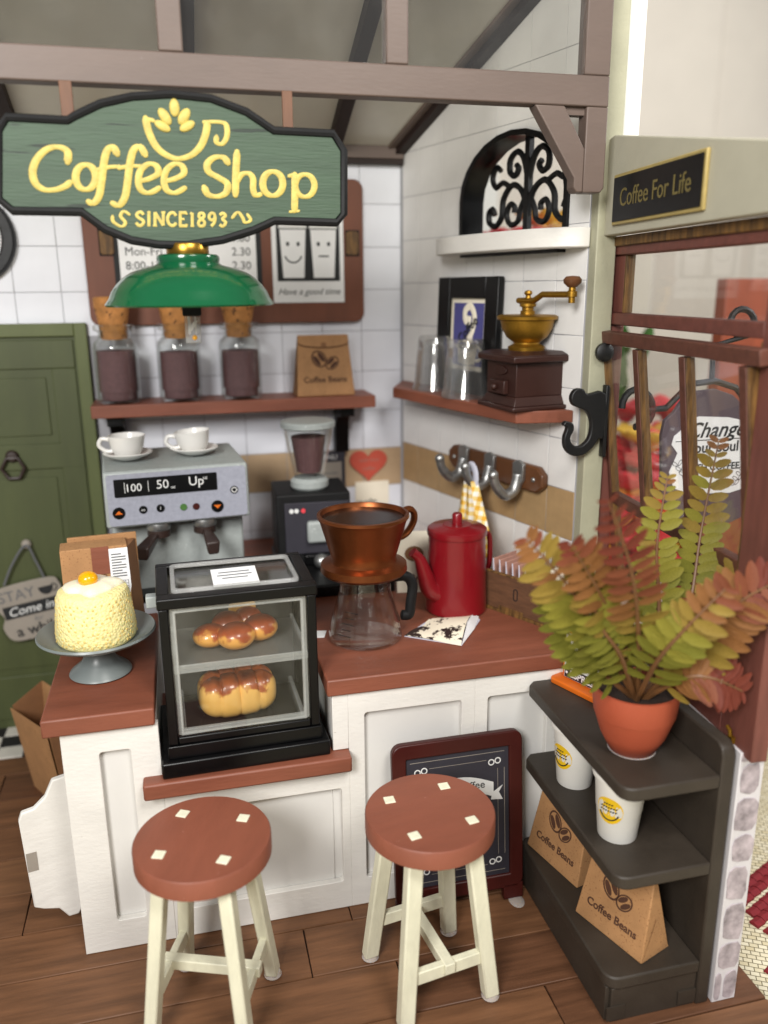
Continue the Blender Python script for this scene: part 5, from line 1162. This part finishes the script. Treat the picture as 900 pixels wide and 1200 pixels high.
# ------------------------------------------------------------------ hanging shop sign
SY=-1.475
sg=thing('coffee_shop_sign','green shop sign with gold Coffee Shop lettering hanging under the beam','shop sign',(-1.07,SY,2.46))
def Z4(u,v,dy=0.0):
    p=at(u/2.143,100+v/2.143,SY); return (p.x+1.07, p.z-2.46)
outl=[(-10,112),(14,74),(168,82)]+[(185,72),(250,41),(330,23),(430,17),(530,28),(620,62),(688,108)]+[(838,116),(868,164),(868,328),(846,354),(690,349)]+[(640,372),(560,397),(470,410),(400,409),(330,398),(262,370),(205,328)]+[(32,325),(-10,290)]
OL=[Z4(u,v) for u,v in outl]
MB().prism(OL,-0.016,0.014,UP).build('back_board',M['black'],sg,bevel=0.003)
cx=sum(p[0] for p in OL)/len(OL); cz=sum(p[1] for p in OL)/len(OL)
def inset(P,d):
    out=[]; n=len(P); ccw=carea(P)>0
    for i in range(n):
        a,b,c=Vector(P[i-1]),Vector(P[i]),Vector(P[(i+1)%n]); e1=(b-a).normalized(); e2=(c-b).normalized()
        n1=Vector((-e1.y,e1.x)); n2=Vector((-e2.y,e2.x)); 
        if not ccw: n1,n2=-n1,-n2
        m=(n1+n2); m=m/max(0.4,m.length_squared)*2; out.append((b.x+m.x*d,b.y+m.y*d))
    return out
IN=inset(OL,0.019)
MB().prism(IN,0.0141,0.020,UP).build('face',M['sign'],sg,bevel=0.002)
MB().tube([(a,-0.017,b) for a,b in inset(OL,0.0095)],0.0125,8,closed=True,up=(0,-1,0)).build('raised_rim',M['blackmat'],sg)
def strokes(name,segs,r,mt='gold'):
    b=MB()
    for sgm in segs:
        pts=sgm[0]; rr=sgm[1] if len(sgm)>1 else r; cl=len(sgm)>2
        P=[(Z4(u,v)[0],-0.0215,Z4(u,v)[1]) for u,v in pts]
        C=catmull(P,5,closed=cl) if len(P)>2 else [Vector(p) for p in P]
        r0_=rr; rr=[r0_*(0.68+0.50*abs((C[(q+1)%len(C)]-C[q-1]).normalized().z)) if 0<q<len(C)-1 or cl else r0_*0.85 for q in range(len(C))]
        b.tube(C,rr,8,fx=1.0,fy=0.24,up=(0,-1,0),closed=cl)
        if not cl:
            for e in (C[0],C[-1]): b.ball(e,r0_*0.85,r0_*0.22,r0_*0.85,10,6)
    return b.build(name,M[mt],sg)
def ez(cx,cy,rx,ry,n=12,rot=0): return [(x,y) for x,y in ell(cx,cy,rx,ry,n,rot=rot)]
u_=0.0090
strokes('letter_c',[([(172,196),(172,170),(150,158),(122,163),(97,186),(85,218),(92,248),(114,264),(142,264),(165,256),(178,246)],)],u_)
strokes('letter_o',[(ez(217,233,25,31),u_,1)],u_)
strokes('letter_f',[([(296,176),(285,158),(270,168),(262,200),(257,240),(250,280),(236,298),(224,294)],),([(243,216),(275,208),(300,207)],u_*.8)],u_)
strokes('letter_f',[([(366,178),(352,157),(336,166),(327,200),(322,240),(315,282),(300,303),(284,298)],),([(300,210),(330,205),(352,206)],u_*.8)],u_)
for dx in (0,64): strokes('letter_e',[([(346+dx,243),(372+dx,238),(397+dx,224),(393+dx,205),(374+dx,200),(354+dx,216),(348+dx,244),(356+dx,266),(376+dx,272),(400+dx,260)],u_*.92)],u_)
strokes('letter_s',[([(572,198),(560,184),(538,184),(520,200),(524,220),(548,234),(570,250),(566,272),(545,281),(522,276),(512,258)],)],u_)
strokes('letter_h',[([(594,170),(591,225),(590,278)],),([(592,246),(606,226),(624,224),(634,238),(634,262),(640,278),(652,276)],u_*.9)],u_)
strokes('letter_o',[(ez(683,249,25,30),u_,1)],u_)
strokes('letter_p',[([(738,226),(738,275),(737,316)],),(ez(763,254,24,28),u_*.92,1),([(724,230),(738,226)],u_*.7),([(726,319),(748,317)],u_*.5)],u_)
strokes('cup_emblem',[([(366,86),(374,120),(392,156),(418,178),(448,187),(480,178),(503,156),(516,125),(520,98)],),([(512,96),(545,95),(566,102),(569,130),(557,150),(543,146),(543,132)],u_*.75),([(366,87),(385,92)],u_*.7)],u_)
wl_=MB()
for (u,v,a,b,rot) in ((438,60,9,18,0),(414,82,9,19,-35),(462,82,9,19,35),(408,106,8,18,-62),(470,106,8,18,62)):
    c=Z4(u,v); wl_.ball((0,0,0),a*0.00160,0.006,b*0.00135,14,8,T(c[0],-0.0215,c[1])@Ry(rot))
wl_.build('leaf_emblem',M['gold'],sg)
# SINCE1893, serif capitals
GL={'S':[[(0.85,0.8),(0.6,1),(0.3,0.95),(0.15,0.75),(0.4,0.55),(0.75,0.4),(0.85,0.2),(0.6,0),(0.3,0.02),(0.12,0.22)]],'I':[[(0.5,0),(0.5,1)],[(0.25,0),(0.75,0)],[(0.25,1),(0.75,1)]],
 'N':[[(0.18,0),(0.18,1)],[(0.18,1),(0.82,0)],[(0.82,0),(0.82,1)],[(0.02,0),(0.34,0)],[(0.66,1),(0.98,1)]],'C':[[(0.88,0.75),(0.65,0.98),(0.3,0.9),(0.12,0.5),(0.3,0.1),(0.65,0.02),(0.9,0.22)]],
 'E':[[(0.22,0),(0.22,1)],[(0.1,0),(0.85,0),(0.87,0.15)],[(0.1,1),(0.8,1),(0.82,0.85)],[(0.22,0.52),(0.65,0.52)]],'1':[[(0.5,0),(0.5,1)],[(0.5,1),(0.28,0.85)],[(0.25,0),(0.75,0)]],
 '8':[[(0.5,0.54),(0.25,0.72),(0.32,0.95),(0.68,0.95),(0.75,0.72),(0.5,0.54),(0.2,0.3),(0.3,0.03),(0.7,0.03),(0.8,0.3),(0.5,0.54)]],
 '9':[[(0.78,0.68),(0.6,0.48),(0.3,0.52),(0.2,0.75),(0.4,0.98),(0.7,0.92),(0.8,0.6),(0.7,0.25),(0.4,0.0)]],'3':[[(0.2,0.85),(0.5,1),(0.78,0.8),(0.45,0.55),(0.8,0.3),(0.5,0.0),(0.18,0.15)]]}
x=340; sm=MB()
for ch_ in 'SINCE1893':
    wd={'I':16,'1':18,'N':32,'E':25,'C':28}.get(ch_,25)
    for st_ in GL[ch_]:
        P=[(Z4(x+a*wd,353-33*b+ (x-340)*0.012)[0],-0.0205,Z4(x+a*wd,353-33*b+(x-340)*0.012)[1]) for a,b in st_]
        C=catmull(P,4) if len(P)>3 else [Vector(p) for p in P]
        sm.tube(C,0.0034 if len(P)==2 and abs(st_[0][1]-st_[1][1])<0.01 else 0.0050,6,fy=0.5,up=(0,-1,0))
    x+=wd+1.5
sm.build('since_lettering',M['gold'],sg)
strokes('flourish',[([(326,326),(312,318),(304,330),(316,346),(306,356),(286,344),(284,330)],0.0044)],0.003)
strokes('flourish',[([(582,334),(596,320),(608,334),(614,346),(628,340),(620,326)],0.0044)],0.003)
for a in ((71,86),(330,342)):
    p=at(a[0],118,SY+0.03); q=at(a[1],118,SY+0.03); MB().box(p.x+1.07,q.x+1.07,0.0165,0.030,0.10,0.255).build('hanging_stick',M['stick'],sg,bevel=0.002)
# ------------------------------------------------------------------ green lamp
lq=at(224,355,SY+0.02)
lp=thing('green_lamp','glossy green enamel lamp shade under the shop sign','lamp',(lq.x,SY+0.02,2.10))
MB().lathe([(0.040,0.150),(0.086,0.150),(0.092,0.146),(0.094,0.138),(0.091,0.126),(0.102,0.119),(0.140,0.110),(0.172,0.098),(0.196,0.083),(0.217,0.063),(0.233,0.041),(0.241,0.022),(0.248,0.013),(0.254,0.005),(0.250,0.0),(0.243,0.004),(0.234,0.022),(0.225,0.040),(0.20,0.068),(0.16,0.095),(0.09,0.110),(0.0,0.112)],72).build('shade',M['lamp'],lp)
MB().lathe([(0,0.150),(0.062,0.150),(0.063,0.153),(0.063,0.178),(0.06,0.182),(0,0.182)],32).build('brass_collar',M['brass'],lp)
MB().lathe([(0,0.184),(0.02,0.184),(0.02,0.25),(0,0.25)],16).build('stem',M['brass'],lp)
MB().box(-0.028,0.028,-0.028,0.028,-0.03,0.108).build('bulb_holder',M['blackmat'],lp,bevel=0.004)
MB().box(-0.024,0.024,-0.024,0.024,-0.112,-0.03).build('clear_bulb',M['clearplastic'],lp,bevel=0.004)
for q,w_ in (((-0.010,-0.055),0.004),((0.009,-0.055),0.003)): MB().box(q[0]-w_,q[0]+w_,-0.003,0.003,-0.085,-0.032).build('bulb_lead',M['white'],lp)
MB().hexa([(-0.016,-0.022,-0.075),(-0.004,-0.022,-0.075),(-0.004,-0.020,-0.075),(-0.016,-0.020,-0.075)],[(0.004,-0.022,-0.045),(0.016,-0.022,-0.045),(0.016,-0.020,-0.045),(0.004,-0.020,-0.045)]).build('bulb_facet',M['white'],lp); MB().ball((0.004,-0.017,-0.095),0.009).build('diode',M['yolk'],lp)
# ------------------------------------------------------------------ glue drops on the floor
for q,lab in (((605,1055),'clear dried glue drop on the floor beside the rack'),):
    p=atz(q[0],q[1],0); g_=MB().ball((0,0,0),0.028,0.04,0.006,16,6).build('glue_drop',M['glue'],loc=(p.x,p.y,0.001)); tag(g_,lab,'glue drop')
# ------------------------------------------------------------------ things outside the window
oy=-1.45
os_=thing('change_signboard','purple scalloped board with white Change label outside the window','signboard',(at(828,530,oy).x,oy,at(828,530,oy).z))
def O(px,py): p=at(px,py,oy); return (p.x-os_.location.x,p.z-os_.location.z)
pol=[(772,510),(776,492),(787,482),(795,470),(812,458),(835,455),(855,462),(868,474),(885,480),(892,495),(892,565),(880,585),(870,602),(850,612),(800,612),(780,596),(772,580)]
MB().prism([O(*p) for p in pol],0,0.02,UP).build('board',M['purpleboard'],os_,bevel=0.003)
MB().tube([(a,-0.012,b) for a,b in [O(*p) for p in ((745,500),(752,480),(778,478),(790,466),(806,450),(835,446),(860,454),(872,470),(895,474))]],0.012,8,up=(0,-1,0)).build('iron_frame',M['iron'],os_)
MB().tube([(a,-0.01,b) for a,b in catmull2] if False else [(O(745+18*math.cos(R(k)),478+22*math.sin(R(k)))[0],-0.01,O(745+18*math.cos(R(k)),478+22*math.sin(R(k)))[1]) for k in range(-180,120,20)],0.013,8,up=(0,-1,0)).build('iron_scroll',M['iron'],os_)
MB().tube([(O(868+14*math.cos(R(k)),378+16*math.sin(R(k)))[0],-0.01,O(868+14*math.cos(R(k)),378+16*math.sin(R(k)))[1]) for k in range(0,360,24)],0.012,8,up=(0,-1,0),closed=True).build('hanging_ring',M['iron'],os_)
MB().tube([(O(832,448)[0],-0.01,O(832,448)[1]),(O(834,405)[0],-0.01,O(834,405)[1]),(O(868,395)[0],-0.01,O(868,395)[1])],0.010,8).build('hanger_bar',M['iron'],os_)
lbp=[(798,500),(802,491),(815,487),(850,488),(868,492),(872,502),(878,508),(876,520),(872,528),(878,540),(874,560),(868,570),(850,576),(800,577),(785,570),(780,552),(790,530),(783,520),(786,510)]
MB().prism([O(*p) for p in lbp],0.0205,0.023,UP).build('white_label',M['paper'],os_)
sc_=abs(O(876,530)[0]-O(780,530)[0])
text('Change',sc_*0.23,os_,M['ink'],T(O(834,503)[0],-0.0236,O(834,503)[1])@UP,shear=0.35,bold=0.001)
MB().box(O(788,513)[0],O(874,513)[0],-0.0238,-0.023,O(830,514.5)[1],O(830,513.5)[1]).build('rule_line',M['ink'],os_)
text('your soul',sc_*0.16,os_,M['ink'],T(O(832,523)[0],-0.0236,O(832,523)[1])@UP,bold=0.001)
text('WITH COFFEE',sc_*0.105,os_,M['ink'],T(O(830,546)[0],-0.0236,O(830,546)[1])@UP,bold=0.0008)
for bx,sx in ((790,1),(872,-1)):
    pl_=MB()
    for k in range(5):
        a=O(bx+sx*(k*4),545+k*5.5); 
        for e in (-35,55): pl_.ring(ell(0,0.016,0.007,0.014,12),ell(0,0.016,0.005,0.011,12),0.0232,0.0238,T(a[0],0,a[1])@UP@Rz(e))
    pl_.build('leaf_sprig_print',M['ink'],os_)
rb=thing('wooden_panel','tall red brown wooden panel standing outside the window','wooden panel',(2.0,0.2,-0.125))
MB().box(-0.03,0.65,-0.05,0.05,0,2.31).build('panel',M['redwood'],rb,bevel=0.01)
MB().box(-0.03,0.65,0.05,0.30,0,0.06).build('foot',M['redwood'],rb,bevel=0.01)
rr_=random.Random(9)
def bunch(lab,loc,n,spread,z0,z1,size,leaves,lz):
    fo=thing('flower_bunch',lab,'flowers',loc)
    MB().lathe([(0,0),(0.18,0),(0.22,z0*0.4),(0.16,z0*0.8),(0.18,z0*0.92),(0.15,z0*0.92),(0,0.2)],28).build('vase',M['white'],fo)
    for i in range(n):
        a=rr_.uniform(0,6.28); r=spread*math.sqrt(rr_.uniform(0.02,1)); z=rr_.uniform(z0,z1); c=(r*math.cos(a),r*math.sin(a)*0.4,z); s_=rr_.uniform(0.8,1.2)*size
        b=MB()
        for k in range(9):
            q=2*math.pi*k/9; b.ball((0,0,0),s_*0.5,s_*0.26,s_*0.12,10,6,T(*c)@Rz(math.degrees(q))@Ry(-25)@T(s_*0.5,0,0))
        b.ball(c,s_*0.25,s_*0.25,s_*0.2,10,6); b.build('blossom',M['petaly' if i%4==0 else 'petal'],fo)
        MB().tube([(0.02,0,z0*0.5),(c[0]*0.6,c[1]*0.6,z*0.7),(c[0],c[1],z)],0.012,6).build('stem',M['leaf'],fo)
    for i in range(leaves):
        a=rr_.uniform(0,6.28); z=rr_.uniform(*lz); s_=rr_.uniform(0.10,0.20)
        MB().ball((0,0,0),s_,s_*0.34,0.012,12,6,T(-0.18+0.12*math.cos(a),0.12*math.sin(a),z)@Rz(math.degrees(a))@Ry(-55)@T(s_*0.8,0,0)).build('leaf',M['leaf'],fo)
bunch('blurred red and yellow flowers with tall green leaves seen through the sash',(1.78,0.5,-0.125),44,0.55,0.45,1.45,0.26,10,(1.5,1.95))
bunch('blurred red and yellow flowers seen through the arched window',(0.98,0.6,-0.125),16,0.36,2.36,2.62,0.20,6,(2.2,2.45))
